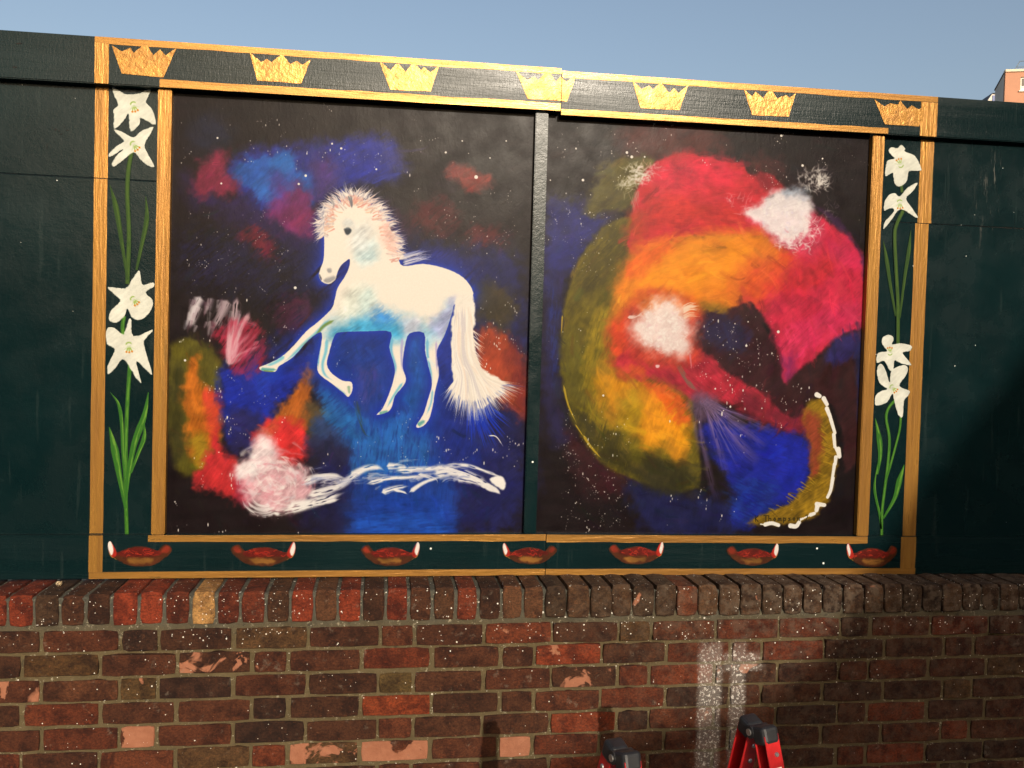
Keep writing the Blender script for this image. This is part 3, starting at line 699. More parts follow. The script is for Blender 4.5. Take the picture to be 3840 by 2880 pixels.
for _ in range(30):
    x_, y_ = PR.uniform(160, 470), PR.uniform(1240, 1420)
    stroke('a', [(x_, y_), (x_-20, y_+PR.uniform(40, 110))], PR.uniform(22, 60), [(226, 220, 226), (170, 150, 164), (130, 90, 108)][PR.randint(3)], PR.uniform(.2, .5), 20, dry=.36, soft=.9, bris=3.2)
# ---- horse
HORSE = [(938, 830), (944, 900), (945, 960), (940, 1040), (920, 1095), (914, 1130), (932, 1163), (972, 1176), (1008, 1152), (1020, 1112), (1038, 1075), (1070, 1045), (1092, 1035), (1086, 1085), (1062, 1135), (1022, 1200), (1004, 1270), (985, 1322),
         (905, 1398), (842, 1448), (765, 1535), (692, 1600), (610, 1640), (570, 1656), (588, 1676), (662, 1682), (684, 1650), (764, 1598), (852, 1500), (922, 1452),
         (932, 1490), (920, 1560), (905, 1655), (924, 1702), (1000, 1758), (1058, 1806), (1084, 1826), (1106, 1790), (1102, 1742), (1050, 1732), (990, 1692), (960, 1640), (974, 1570), (1004, 1472),
         (1050, 1452), (1200, 1448), (1330, 1452), (1320, 1540), (1348, 1640), (1350, 1700), (1322, 1800), (1280, 1894), (1246, 1930), (1312, 1912), (1336, 1880), (1352, 1822), (1402, 1760), (1416, 1720), (1396, 1650), (1410, 1530), (1437, 1460),
         (1520, 1458), (1526, 1560), (1546, 1650), (1566, 1750), (1540, 1850), (1514, 1930), (1474, 1994), (1500, 2002), (1545, 1962), (1570, 1880), (1582, 1800), (1606, 1700), (1602, 1640), (1594, 1560), (1640, 1465), (1682, 1340), (1700, 1290), (1800, 1250),
         (1782, 1180), (1722, 1122), (1622, 1080), (1510, 1060), (1400, 1072), (1370, 1020), (1340, 900), (1290, 790), (1190, 710), (1090, 690), (1000, 730), (955, 780)]
hp_ = smooth_closed(cpx('a', HORSE, Y_ART), 3)
bb_ = bbox(hp_, 90)
x, y = np.meshgrid(np.arange(bb_[0], bb_[1], dtype=np.float32), np.arange(bb_[2], bb_[3], dtype=np.float32))
sdh = sdist(hp_, x, y)
# blue halo round the animal, patchy
ha = np.clip(np.exp(-np.maximum(-sdh, 0)/17.0)*ss(streak(x, y, .9, 16, 5, 21)+.25, .40, .7)*1.15, 0, .96)
comp(bb_, ha*(x > 0), (28, 56, 172))
# tail under-strokes
for _ in range(40):
    s_ = PR.rand(); x2, y2 = 1760+s_*290, 1960+80*math.sin(s_*3)-s_*60+PR.uniform(0, 170)
    stroke('a', [(1760, 1760), ((1760+x2)/2+10, (1760+y2)/2+20), (x2, y2)], 16, (24, 54, 186), .8, 7)
HM = np.zeros((CH, CW), np.float32); HM[bb_[2]:bb_[3], bb_[0]:bb_[1]] = ss(sdh+(fbm(x, y, 5, 30, 2)-.5)*1.0, -.9, .9)
comp(bb_, HM[bb_[2]:bb_[3], bb_[0]:bb_[1]], (246, 238, 226))
H_ = lambda pts, c, **k: fill('a', pts, c, clip=HM, **k)
H_([(1000, 1400), (1120, 1360), (1260, 1330), (1480, 1400), (1600, 1380), (1660, 1300), (1690, 1340), (1600, 1500), (1330, 1500), (1000, 1500)], (140, 200, 232), soft=60, rag=34, a=.95, ang=.5)
H_([(1010, 1430), (1100, 1390), (1200, 1380), (1320, 1400), (1420, 1420), (1340, 1500), (1000, 1500)], (66, 172, 224), soft=34, rag=26, a=.95, ang=.6)
H_([(1200, 1310), (1260, 1300), (1300, 1340), (1380, 1360), (1340, 1400), (1220, 1400)], (48, 132, 214), soft=40, rag=28, a=.9, dry=.42)
H_([(1150, 1210), (1230, 1190), (1236, 1330), (1120, 1360)], (206, 230, 228), soft=40, rag=22, a=.9)
H_([(1060, 1240), (1150, 1200), (1120, 1360), (1010, 1400)], (222, 232, 222), soft=40, rag=22, a=.8)
H_([(1140, 950), (1230, 915), (1250, 1040), (1140, 1060)], (196, 224, 230), soft=36, rag=20, a=.9)
H_([(1100, 870), (1200, 820), (1200, 960), (1100, 980)], (226, 232, 232), soft=40, rag=20, a=.8)
H_([(1560, 1400), (1640, 1330), (1690, 1260), (1690, 1380), (1620, 1500)], (172, 176, 222), soft=30, rag=20, a=.85)
H_([(1400, 1390), (1500, 1380), (1480, 1470), (1400, 1480)], (204, 206, 226), soft=30, rag=20, a=.8)
for q, w_, c_ in [([(985, 1370), (900, 1460), (830, 1520), (760, 1590), (690, 1640)], 30, (120, 196, 222)), ([(1010, 1380), (940, 1420), (890, 1480), (800, 1540)], 22, (112, 142, 70)), ([(720, 1590), (660, 1630), (600, 1650)], 26, (128, 204, 226)),
                  ([(575, 1668), (680, 1670)], 26, (92, 168, 168)), ([(590, 1678), (665, 1682)], 12, (108, 140, 60)), ([(960, 1480), (955, 1560), (935, 1640), (950, 1700), (1010, 1740)], 24, (120, 200, 226)), ([(925, 1500), (912, 1600), (912, 1670)], 16, (96, 176, 222)),
                  ([(1000, 1770), (1080, 1820)], 26, (150, 200, 206)), ([(1085, 1760), (1090, 1815)], 22, (150, 186, 160)), ([(1335, 1470), (1330, 1560), (1355, 1650), (1356, 1720)], 26, (112, 186, 226)), ([(1395, 1480), (1390, 1600), (1400, 1700)], 20, (176, 176, 222)),
                  ([(1400, 1740), (1345, 1820), (1300, 1900)], 18, (120, 198, 222)), ([(1260, 1924), (1320, 1905)], 24, (104, 172, 160)), ([(1540, 1480), (1540, 1580), (1560, 1690), (1575, 1760)], 22, (120, 192, 228)), ([(1590, 1500), (1592, 1620), (1596, 1700)], 16, (186, 176, 222)),
                  ([(1570, 1780), (1560, 1860), (1530, 1940)], 16, (140, 200, 226)), ([(1482, 1990), (1530, 1960)], 34, (96, 170, 166)), ([(1540, 1600), (1590, 1660)], 22, (230, 240, 240))]:
    stroke('a', q, w_*1.2, c_, .95, w_*.8, clip=HM, soft=.8)
stroke('a', [(1655, 1460), (1685, 1380), (1692, 1290)], 12, (40, 58, 150), .9, 4)
F_([(1600, 1560), (1650, 1480), (1682, 1400), (1680, 1560), (1690, 1700), (1660, 1790), (1610, 1700)], (30, 48, 140), soft=8, rag=6, a=.95)
# face
fill('a', [(1058, 860), (1085, 850), (1102, 866), (1090, 890), (1068, 888)], (48, 58, 70), soft=6, rag=5, a=.95)
fill('a', [(1050, 820), (1090, 800), (1110, 830), (1070, 850)], (198, 206, 208), soft=16, rag=8, a=.7, clip=HM)
fill('a', [(962, 1090), (982, 1088), (984, 1108), (968, 1110)], (150, 152, 156), soft=7, rag=4, a=.85)
fill('a', [(945, 1152), (990, 1132), (1012, 1140), (985, 1165), (955, 1166)], (140, 142, 146), soft=9, rag=5, a=.8, clip=HM)
fill('a', [(916, 1118), (932, 1140), (928, 1156), (916, 1140)], (60, 62, 78), soft=5, rag=3, a=.9, clip=HM)
stroke('a', [(1036, 1078), (1070, 1046), (1092, 1036), (1084, 1090), (1040, 1170)], 26, (30, 42, 132), .95, 14, soft=.5, clip=1-HM)
# mane
crest = smooth_open([(935, 900), (925, 830), (950, 760), (1000, 700), (1080, 655), (1160, 660), (1230, 700), (1290, 770), (1340, 860), (1370, 960), (1400, 1050)], 10)
def mane(n_, inset, ln, wid, cols, al, jit=.5):
    m_ = len(crest)-1
    for _ in range(n_):
        t_ = PR.rand()*(m_-1); i = int(t_); p0 = crest[i]+(crest[i+1]-crest[i])*(t_-i); d_ = crest[i+1]-crest[i]; d_ = d_/np.hypot(*d_)
        nn = np.array([d_[1], -d_[0]]); an = PR.normal()*jit*.6; cx_, sx_ = math.cos(an), math.sin(an); nn = np.array([nn[0]*cx_-nn[1]*sx_, nn[0]*sx_+nn[1]*cx_])+d_*.35*(1 if t_ > m_*.45 else -.5)
        L_ = ln*PR.uniform(.45, 1.15); s_ = p0-nn*inset*PR.uniform(.2, 1.0); e_ = p0+nn*(L_-inset*.3); mid = (s_+e_)/2+d_*PR.normal()*8
        stroke('a', [tuple(s_), tuple(mid), tuple(e_)], PR.uniform(*wid), cols[PR.randint(len(cols))], PR.uniform(*al), 1.5)
mane(90, 30, 86, (8, 16), [(96, 100, 122), (150, 146, 158), (190, 180, 184)], (.35, .7))
mane(260, 60, 72, (8, 18), [(240, 228, 218), (232, 206, 196), (206, 200, 204), (248, 240, 232)], (.6, 1))
mane(150, 85, 20, (8, 16), [(232, 196, 186), (238, 214, 200), (222, 168, 156), (246, 236, 226), (190, 176, 176)], (.5, .9))
mane(70, 90, 14, (6, 12), [(226, 150, 138), (236, 200, 176)], (.5, .9), .3)
fill('a', [(1290, 820), (1340, 860), (1370, 960), (1360, 1000), (1310, 990), (1280, 900)], (232, 186, 176), soft=24, rag=18, a=.75, ang=.9, dry=.36)
stroke('a', [(1085, 665), (1100, 700), (1104, 745)], 30, (112, 120, 130), .9, 12, dry=.35); stroke('a', [(980, 680), (1000, 720), (990, 750)], 18, (150, 150, 156), .7, 8)
for _ in range(26):
    y_ = PR.uniform(985, 1050); stroke('a', [(1400, y_+20), (1470, y_), (1500+PR.uniform(0, 70), y_-PR.uniform(-8, 28))], PR.uniform(5, 11), [(236, 232, 238), (180, 184, 212), (110, 120, 190)][PR.randint(3)], .75, 2)
for _ in range(40):
    x_, y_ = PR.uniform(880, 940), PR.uniform(730, 900); stroke('a', [(945, y_-10), (x_, y_+PR.uniform(0, 40))], PR.uniform(5, 11), [(200, 196, 204), (150, 150, 170), (236, 230, 226)][PR.randint(3)], .6, 2)
# tail
TAIL = [(1700, 1270), (1790, 1235), (1816, 1330), (1806, 1480), (1824, 1590), (1870, 1670), (1960, 1730), (1980, 1790), (1920, 1840), (1850, 1890), (1780, 1870), (1715, 1850), (1690, 1790), (1684, 1640), (1676, 1480)]
fill('a', TAIL, (246, 240, 230), soft=8, rag=10, a=1, var=.03)
def tailhair(s_, top=1300):
    """s_ 0..1 across the tail"""
    x0 = 1700+s_*90; e_ = (1-s_)**2*np.array([1632, 1822])+2*s_*(1-s_)*np.array([1800, 2120])+s_**2*np.array([2085, 1768])
    return [(x0, top), (1684+s_*128, max(top+20, 1590)), (1706+s_*175, max(top+40, 1712)), (e_[0]+PR.normal()*14, e_[1]+PR.normal()*16)]
for _ in range(420):
    h_ = tailhair(PR.rand(), PR.uniform(1290, 1640)); L_ = PR.uniform(.5, 1.12)
    h_[3] = (h_[2][0]+(h_[3][0]-h_[2][0])*L_, h_[2][1]+(h_[3][1]-h_[2][1])*L_)
    stroke('a', h_, PR.uniform(10, 22), [(250, 245, 236), (250, 245, 236), (250, 245, 236), (236, 228, 216), (220, 214, 216), (244, 226, 210)][PR.randint(6)], PR.uniform(.6, 1), 7)
for _ in range(70):
    s_ = PR.rand(); h_ = tailhair(s_, 1700); m_ = ((h_[2][0]+h_[3][0])/2, (h_[2][1]+h_[3][1])/2); stroke('a', [m_, h_[3]], PR.uniform(3, 7), [(120, 140, 196), (190, 180, 186), (80, 100, 180)][PR.randint(3)], .6, 1.5, sm=False)
for _ in range(30):
    y_ = PR.uniform(1480, 1700); stroke('a', [(1800, y_-40), (1830+PR.uniform(0, 40), y_+PR.uniform(0, 30))], PR.uniform(4, 8), (244, 232, 220), .8, 1.5)
# pale cloud and spilt white light below
F_([(520, 2170), (545, 2080), (590, 2040), (660, 2090), (690, 2190), (830, 2240), (870, 2330), (850, 2430), (700, 2500), (560, 2480), (470, 2360), (435, 2240), (480, 2190)], (226, 178, 188), soft=34, rag=26, a=.92, ang=.8)
F_([(520, 2160), (580, 2050), (650, 2110), (650, 2210), (560, 2260), (470, 2300), (440, 2230)], (242, 228, 232), soft=26, rag=20, a=.9)
for _ in range(150):
    an = PR.uniform(0, 2*math.pi); rad = PR.uniform(40, 215); cx_, cy_ = 640+PR.normal()*60, 2320+PR.normal()*55
    a0 = an; a1 = an+PR.uniform(.4, 1.1); q = [(cx_+rad*math.cos(t_)*1.0, cy_+rad*math.sin(t_)*.75) for t_ in np.linspace(a0, a1, 5)]
    inside = all(430 < x_ < 900 and 2040 < y_ < 2520 for x_, y_ in q)
    if not inside: continue
    stroke('a', q, PR.uniform(18, 52), [(250, 246, 246), (248, 240, 240), (236, 200, 208), (226, 150, 166), (210, 206, 214)][PR.randint(5)], PR.uniform(.3, .6), 12, dry=.30, soft=.9, bris=3.4)
for r_ in (70, 100, 130):
    q = [(600+r_*math.cos(t_), 2400+r_*.8*math.sin(t_)) for t_ in np.linspace(1.0, 3.2, 7)]; stroke('a', q, 44, (244, 240, 242), .8, 20, dry=.34, soft=.8, bris=3)
def wisp(q, w_, al=.95, c_=(248, 246, 244), d_=.36): stroke('a', q, w_*1.75, c_, al, w_*1.0, dry=d_-.04, bris=3.8, soft=.7)
for q, w_ in [([(720, 2470), (860, 2440), (1000, 2400), (1080, 2370)], 60), ([(820, 2330), (900, 2290), (1000, 2280), (1080, 2300)], 40), ([(840, 2400), (940, 2370), (1050, 2330), (1110, 2280), (1200, 2235)], 46), ([(1090, 2290), (1180, 2240), (1260, 2235), (1300, 2260)], 40),
              ([(1300, 2225), (1380, 2228), (1440, 2240)], 34), ([(1350, 2250), (1500, 2245), (1640, 2235), (1760, 2250)], 34), ([(1560, 2270), (1680, 2255), (1780, 2280), (1880, 2330), (1940, 2350)], 64), ([(1700, 2290), (1800, 2310), (1900, 2345)], 40),
              ([(1640, 2215), (1760, 2220), (1860, 2250), (1960, 2290), (1985, 2330)], 20), ([(1180, 2330), (1300, 2300), (1420, 2290), (1560, 2280)], 26), ([(1270, 2380), (1360, 2350), (1440, 2340)], 30), ([(1340, 2360), (1400, 2375), (1430, 2390)], 16), ([(1430, 2380), (1520, 2320), (1640, 2280)], 22),
              ([(860, 2440), (960, 2430), (1050, 2410)], 34), ([(640, 2500), (760, 2480), (900, 2450)], 30), ([(1480, 2270), (1580, 2300), (1600, 2350)], 18)]:
    wisp(q, w_); 
for _ in range(46):
    x_ = PR.uniform(800, 1700); y_ = 2330+PR.normal()*36-(x_-800)*.07; wisp([(x_, y_), (x_+60, y_-PR.uniform(0, 30)), (x_+PR.uniform(90, 180), y_-PR.uniform(-10, 40))], PR.uniform(10, 30), PR.uniform(.25, .65), [(246, 244, 244), (150, 160, 200), (206, 206, 220)][PR.randint(3)], .48)
F_([(1900, 2300), (1960, 2280), (1992, 2320), (1980, 2360), (1940, 2345)], (250, 247, 243), soft=7, rag=5, a=1, var=0)
F_([(1880, 2320), (1940, 2350), (1960, 2385), (1930, 2380), (1850, 2345)], (250, 247, 243), soft=6, rag=5, a=.95, var=0)
stroke('a', [(1890, 2050), (1935, 2055), (1975, 2110)], 8, (236, 232, 226), .95, 4)
stroke('a', [(640, 1260), (260, 1500)], 1, (0, 0, 0), 0)
stars('a', (1500, 2050, 2080, 2240), 20, (1.5, 4.5), .6); stars('a', (1100, 1850, 1560, 2200), 22, (1, 2.5), .7); stars('a', (900, 2100, 1060, 2330), 6, (2, 4), .9); stars('a', (480, 2450, 900, 2620), 6)

# =================== right picture: burning disc, crescent (same convention)
G_ = lambda pts, c, **k: fill('c', pts, c, **k)
G_([(480, 150), (700, 80), (960, 90), (1120, 240), (900, 330), (600, 300)], (92, 44, 40), soft=70, rag=50, a=.8)
G_([(1180, 330), (1300, 280), (1440, 330), (1420, 460), (1280, 420)], (74, 36, 36), soft=50, rag=40, a=.8)
G_([(70, 560), (200, 540), (330, 560), (470, 630), (400, 740), (250, 900), (130, 1050), (60, 1060)], (36, 38, 110), soft=50, rag=44, a=.95, ang=.6)
G_([(60, 1050), (170, 1000), (160, 1300), (160, 1700), (220, 1900), (120, 1950), (50, 1700)], (38, 34, 84), soft=50, rag=36, a=.75, ang=1.5)
G_([(90, 1080), (150, 1100), (150, 1500), (100, 1600)], (34, 50, 130), soft=34, rag=30, a=.6, dry=.48, ang=1.5)
G_([(200, 1880), (330, 1960), (560, 2080), (560, 2200), (400, 2240), (240, 2120)], (66, 28, 34), soft=60, rag=44, a=.75)
G_([(540, 2150), (820, 2200), (1100, 2280), (1260, 2400), (1100, 2480), (700, 2480), (600, 2330)], (28, 32, 84), soft=60, rag=50, a=.85, ang=1.4)
# olive disc
DISC = [(640, 640), (520, 640), (390, 710), (290, 840), (220, 980), (180, 1130), (163, 1300), (160, 1450), (172, 1600), (205, 1750), (265, 1890), (345, 2000), (450, 2090), (640, 2170), (850, 2210), (960, 2160), (940, 1900), (900, 1650), (760, 1500), (640, 1300), (560, 1000)]
G_(DISC, (104, 92, 24), soft=16, rag=10, a=1, ang=1.1, var=.2, bs=16)
G_([(300, 860), (420, 740), (540, 700), (560, 840), (440, 1000), (330, 1100), (240, 1150)], (70, 62, 26), soft=50, rag=44, a=.75, dry=.48, ang=.8)
G_([(180, 1350), (280, 1300), (350, 1500), (330, 1700), (240, 1700), (185, 1600)], (92, 86, 24), soft=50, rag=40, a=.7, ang=1.4)
G_([(230, 1750), (420, 1780), (520, 1950), (640, 2080), (860, 2150), (760, 2210), (520, 2120), (330, 1980)], (54, 50, 24), soft=46, rag=40, a=.85, ang=1.4, dry=.36)
G_([(640, 2000), (860, 2050), (960, 2160), (860, 2230), (660, 2180)], (46, 44, 26), soft=46, rag=36, a=.85, ang=1.5)
G_([(300, 1300), (420, 1150), (470, 1300), (430, 1500), (420, 1700), (500, 1830), (400, 1880), (300, 1700)], (150, 126, 24), soft=46, rag=40, a=.75, dry=.42, ang=1.3)
G_([(400, 1480), (470, 1540), (620, 1580), (800, 1700), (880, 1820), (880, 1960), (830, 2030), (740, 1960), (640, 1960), (560, 1850), (450, 1800), (390, 1640)], (212, 140, 26), soft=60, rag=34, a=.97, ang=1.2)
G_([(660, 1620), (800, 1700), (880, 1830), (870, 1990), (830, 2020), (760, 1900), (660, 1940), (640, 1760)], (236, 154, 28), soft=44, rag=26, a=.9, ang=1.3)
G_([(500, 1680), (600, 1640), (620, 1780), (560, 1880), (490, 1840)], (168, 140, 28), soft=36, rag=30, a=.8)
G_([(620, 1580), (760, 1600), (880, 1700), (880, 1830), (800, 1800), (720, 1700)], (226, 92, 36), soft=34, rag=30, a=.8, dry=.40)
# olive tuft
G_([(390, 340), (480, 300), (640, 285), (700, 330), (620, 500), (520, 610), (380, 630), (300, 610), (330, 500)], (92, 84, 36), soft=28, rag=28, a=.97, ang=.8)
# reds
RED = [(560, 680), (580, 540), (640, 390), (740, 305), (880, 272), (1040, 300), (1140, 325), (1210, 325), (1250, 390), (1340, 380), (1400, 420), (1432, 470), (1340, 540), (1320, 640), (1360, 740), (1150, 745), (900, 750), (720, 800), (600, 860), (550, 800)]
G_(RED, (198, 42, 54), soft=12, rag=14, a=1, ang=.15, var=.12)
G_([(740, 330), (900, 285), (1140, 330), (1180, 420), (980, 480), (780, 470), (680, 420)], (210, 38, 66), soft=46, rag=34, a=.85, ang=.1)
G_([(620, 560), (800, 520), (1150, 600), (1300, 680), (1000, 700), (700, 720), (600, 760)], (196, 46, 42), soft=40, rag=34, a=.85, ang=.1, dry=.36)
G_([(540, 640), (620, 600), (640, 760), (560, 820)], (160, 62, 34), soft=40, rag=30, a=.8)
G_([(1270, 390), (1380, 400), (1420, 460), (1330, 480)], (110, 30, 40), soft=24, rag=22, a=.7)
# orange sweep
G_([(530, 900), (620, 800), (740, 770), (920, 735), (1150, 722), (1320, 735), (1400, 790), (1330, 900), (1250, 990), (1220, 1120), (1110, 1190), (960, 1170), (830, 1120), (720, 1080), (640, 1140), (560, 1200), (480, 1160), (480, 1000)], (228, 128, 32), soft=44, rag=26, a=1, ang=.3, var=.1)
G_([(640, 920), (780, 820), (1000, 760), (1280, 770), (1260, 880), (1100, 980), (960, 1060), (760, 1070), (600, 1060), (560, 1000)], (246, 150, 30), soft=64, rag=26, a=.95, ang=.3, var=.08)
G_([(560, 880), (720, 780), (860, 770), (760, 860), (640, 960), (540, 980)], (228, 98, 34), soft=36, rag=26, a=.85, dry=.36, ang=.6)
G_([(1000, 780), (1090, 760), (1110, 820), (1030, 830)], (206, 118, 30), soft=30, rag=24, a=.7)
G_([(960, 1130), (1130, 1150), (1120, 1210), (960, 1200)], (150, 112, 30), soft=24, rag=20, a=.85)
G_([(480, 1100), (560, 1100), (540, 1250), (460, 1260)], (226, 128, 30), soft=36, rag=26, a=.85)
# crimson mass on the right
G_([(1230, 1020), (1290, 920), (1400, 840), (1520, 820), (1620, 760), (1650, 640), (1720, 685), (1800, 730), (1860, 800), (1905, 890), (1925, 1000), (1915, 1330), (1780, 1320), (1680, 1400), (1600, 1470), (1520, 1520), (1465, 1610), (1430, 1530), (1395, 1340), (1300, 1190), (1200, 1150)], (202, 42, 72), soft=20, rag=16, a=1, ang=.75, var=.13)
G_([(1230, 1000), (1340, 880), (1500, 850), (1420, 1000), (1300, 1100)], (218, 72, 40), soft=90, rag=36, a=.85, ang=.7, dry=.34)
G_([(1400, 1040), (1560, 920), (1740, 860), (1700, 980), (1500, 1080)], (196, 40, 50), soft=46, rag=36, a=.8, ang=.7)
G_([(1420, 1330), (1620, 1200), (1880, 1120), (1880, 1290), (1700, 1350), (1500, 1490)], (206, 48, 92), soft=46, rag=36, a=.8, ang=.8, dry=.36)
G_([(1430, 1450), (1500, 1440), (1500, 1540), (1465, 1610)], (130, 40, 96), soft=26, rag=22, a=.8, ang=1.3)
G_([(1700, 800), (1830, 780), (1890, 900), (1780, 920)], (212, 44, 88), soft=36, rag=30, a=.8)
G_([(1150, 1080), (1210, 940), (1320, 820), (1420, 780), (1480, 850), (1400, 980), (1300, 1100), (1220, 1160)], (222, 96, 38), soft=90, rag=40, a=.85, ang=.7)
G_([(1290, 700), (1420, 760), (1400, 860), (1280, 860)], (228, 130, 40), soft=60, rag=34, a=.7)
# red left of the white burst, magenta tongue below
G_([(420, 1280), (480, 1230), (560, 1210), (620, 1320), (620, 1440), (480, 1510), (440, 1420)], (230, 74, 36), soft=46, rag=28, a=.97, ang=.8)
G_([(470, 1490), (540, 1380), (620, 1390), (680, 1500), (640, 1530), (520, 1530)], (196, 46, 60), soft=18, rag=16, a=.97)
G_([(520, 1500), (700, 1470), (860, 1450), (940, 1400), (1050, 1450), (1190, 1530), (1290, 1620), (1400, 1720), (1560, 1770), (1580, 1860), (1480, 1880), (1300, 1800), (1080, 1700), (930, 1690), (780, 1600), (640, 1570), (500, 1560)], (176, 42, 60), soft=30, rag=24, a=1, ang=-.6)
G_([(1220, 1640), (1400, 1730), (1560, 1780), (1560, 1880), (1380, 1840), (1200, 1740)], (112, 34, 50), soft=40, rag=34, a=.85, ang=-.5)
G_([(500, 1500), (640, 1500), (640, 1560), (500, 1560)], (196, 92, 34), soft=20, rag=18, a=.7)
# dark heart
G_([(930, 1210), (1000, 1175), (1090, 1200), (1150, 1160), (1220, 1130), (1295, 1165), (1330, 1270), (1395, 1370), (1430, 1540), (1460, 1640), (1560, 1760), (1460, 1780), (1280, 1620), (1130, 1545), (1020, 1430), (925, 1360)], (56, 26, 32), soft=14, rag=16, a=1)
G_([(960, 1220), (1100, 1210), (1200, 1230), (1260, 1330), (1180, 1420), (1060, 1400), (960, 1320)], (42, 38, 76), soft=40, rag=34, a=.85, ang=.6, dry=.34)
G_([(1440, 1640), (1520, 1530), (1600, 1470), (1690, 1400), (1760, 1330), (1930, 1330), (1930, 1900), (1800, 2100), (1760, 1800), (1640, 1660), (1540, 1740)], (54, 27, 30), soft=16, rag=16, a=.97)
G_([(1690, 1400), (1760, 1320), (1900, 1310), (1900, 1420), (1800, 1460), (1700, 1480)], (44, 40, 104), soft=22, rag=22, a=.85)
G_([(1860, 1400), (1915, 1400), (1905, 1800), (1870, 1780)], (34, 42, 96), soft=20, rag=14, a=.75, ang=1.5, dry=.36)
G_([(1600, 560), (1760, 650), (1880, 820), (1920, 900), (1900, 1000), (1870, 830), (1740, 690)], (70, 36, 76), soft=16, rag=14, a=.7)
# blue fan, violet rays
G_([(960, 1860), (1060, 1800), (1200, 1830), (1390, 1870), (1570, 1920), (1600, 2060), (1560, 2220), (1470, 2290), (1340, 2350), (1250, 2410), (1120, 2390), (1160, 2250), (1080, 2100)], (27, 36, 148), soft=34, rag=28, a=.97, ang=-.5)
G_([(1300, 1880), (1560, 1930), (1590, 2100), (1450, 2220), (1300, 2120)], (28, 40, 172), soft=46, rag=32, a=.8, ang=-.2, dry=.38)
G_([(1130, 2160), (1400, 2160), (1360, 2330), (1160, 2400)], (30, 66, 150), soft=50, rag=40, a=.55, dry=.48, ang=-.4)
smear('c', (100, 120, 1900, 2420), 1250, lambda x_, y_: math.atan2(y_-1350, x_-1000)+math.pi/2, (16, 60), (60, 190))
for q, w0_, w1_, al in [([(965, 1680), (960, 1850), (1010, 2100), (1050, 2270)], 36, 70, .55), ([(975, 1690), (1040, 1870), (1110, 2130)], 44, 80, .6), ([(990, 1700), (1120, 1860), (1240, 2000), (1300, 2050)], 46, 110, .7),
                        ([(1000, 1690), (1160, 1820), (1340, 1960)], 44, 90, .65), ([(1010, 1680), (1180, 1780), (1400, 1880)], 34, 60, .5), ([(960, 1700), (930, 1820), (960, 2000)], 30, 60, .4)]:
    stroke('c', q, w0_, (134, 108, 162), min(1, al*1.4), w1_*1.1, dry=.34, taper=False, bris=3.0, fade=.6, soft=.8)
for _ in range(70):
    an = PR.uniform(.28, 1.42); L_ = PR.uniform(150, 480)
    stroke('c', [(985+PR.normal()*14, 1700+PR.normal()*14), (985+math.cos(an)*L_*.5, 1700+math.sin(an)*L_*.5), (985+math.cos(an)*L_, 1700+math.sin(an)*L_)], 4, [(164, 138, 184), (120, 98, 152), (76, 68, 140)][PR.randint(3)], PR.uniform(.35, .75), PR.uniform(6, 16), dry=.40, taper=False, fade=1.0)
G_([(930, 1640), (1000, 1650), (1070, 1720), (1010, 1790), (950, 1800), (900, 1720)], (110, 84, 112), soft=34, rag=24, a=.7)
stroke('c', [(800, 1420), (850, 1520), (900, 1600), (960, 1650)], 40, (132, 96, 84), .85, 34, dry=.36)
# crescent
G_([(1545, 1770), (1600, 1700), (1660, 1690), (1710, 1780), (1745, 1920), (1755, 2020), (1730, 2150), (1690, 2280), (1590, 2370), (1480, 2400), (1330, 2410), (1235, 2400), (1330, 2340), (1440, 2310), (1530, 2230), (1590, 2120), (1600, 1950)], (136, 106, 26), soft=18, rag=16, a=1, ang=.6, var=.25)
G_([(1550, 1770), (1630, 1770), (1660, 1900), (1650, 2080), (1600, 2120), (1590, 1950)], (146, 62, 42), soft=26, rag=24, a=.9)
for _ in range(50):
    t_ = PR.rand(); an = 1.9*t_+.1; cx_, cy_ = 1330, 1950
    px_, py_ = 1650+60*math.sin(t_*3.1)-320*max(0, t_-.45)*1.6, 1800+t_*560
    stroke('c', [(px_-PR.uniform(10, 60), py_-PR.uniform(0, 30)), (px_+PR.uniform(5, 40), py_+PR.uniform(0, 30))], PR.uniform(5, 14), [(172, 140, 40), (96, 74, 24), (190, 150, 40)][PR.randint(3)], .6, 4, dry=.4)
W_ = (246, 243, 236)
for q, w_ in [([(1632, 1660), (1648, 1668)], 34), ([(1672, 1682), (1690, 1715)], 32), ([(1690, 1740), (1710, 1790)], 30), ([(1712, 1800), (1736, 1880)], 26), ([(1730, 1890), (1736, 1960)], 26), ([(1738, 1960), (1748, 1985)], 20), ([(1755, 1975), (1762, 2015)], 36), ([(1742, 2020), (1738, 2060)], 26), ([(1734, 2060), (1722, 2140)], 24), ([(1724, 2140), (1712, 2210), (1694, 2250)], 26),
              ([(1632, 2290), (1676, 2296)], 30), ([(1636, 2300), (1630, 2326)], 34), ([(1596, 2352), (1618, 2344)], 26), ([(1560, 2370), (1590, 2356)], 10), ([(1536, 2380), (1552, 2374)], 16), ([(1480, 2415), (1512, 2418), (1530, 2396)], 32), ([(1335, 2408), (1372, 2400), (1412, 2412)], 28), ([(1308, 2406), (1340, 2410)], 8)]:
    stroke('c', q, w_, W_, 1, w_*.85, soft=.2, taper=False)
for q, w_ in [([(172, 1600), (200, 1720), (250, 1830)], 15), ([(285, 1890), (330, 1960), (395, 2032)], 20), ([(166, 1200), (160, 1320)], 10), ([(240, 1830), (290, 1905)], 9)]:
    stroke('c', q, w_, (182, 154, 44), .95, w_*.5, soft=.4)
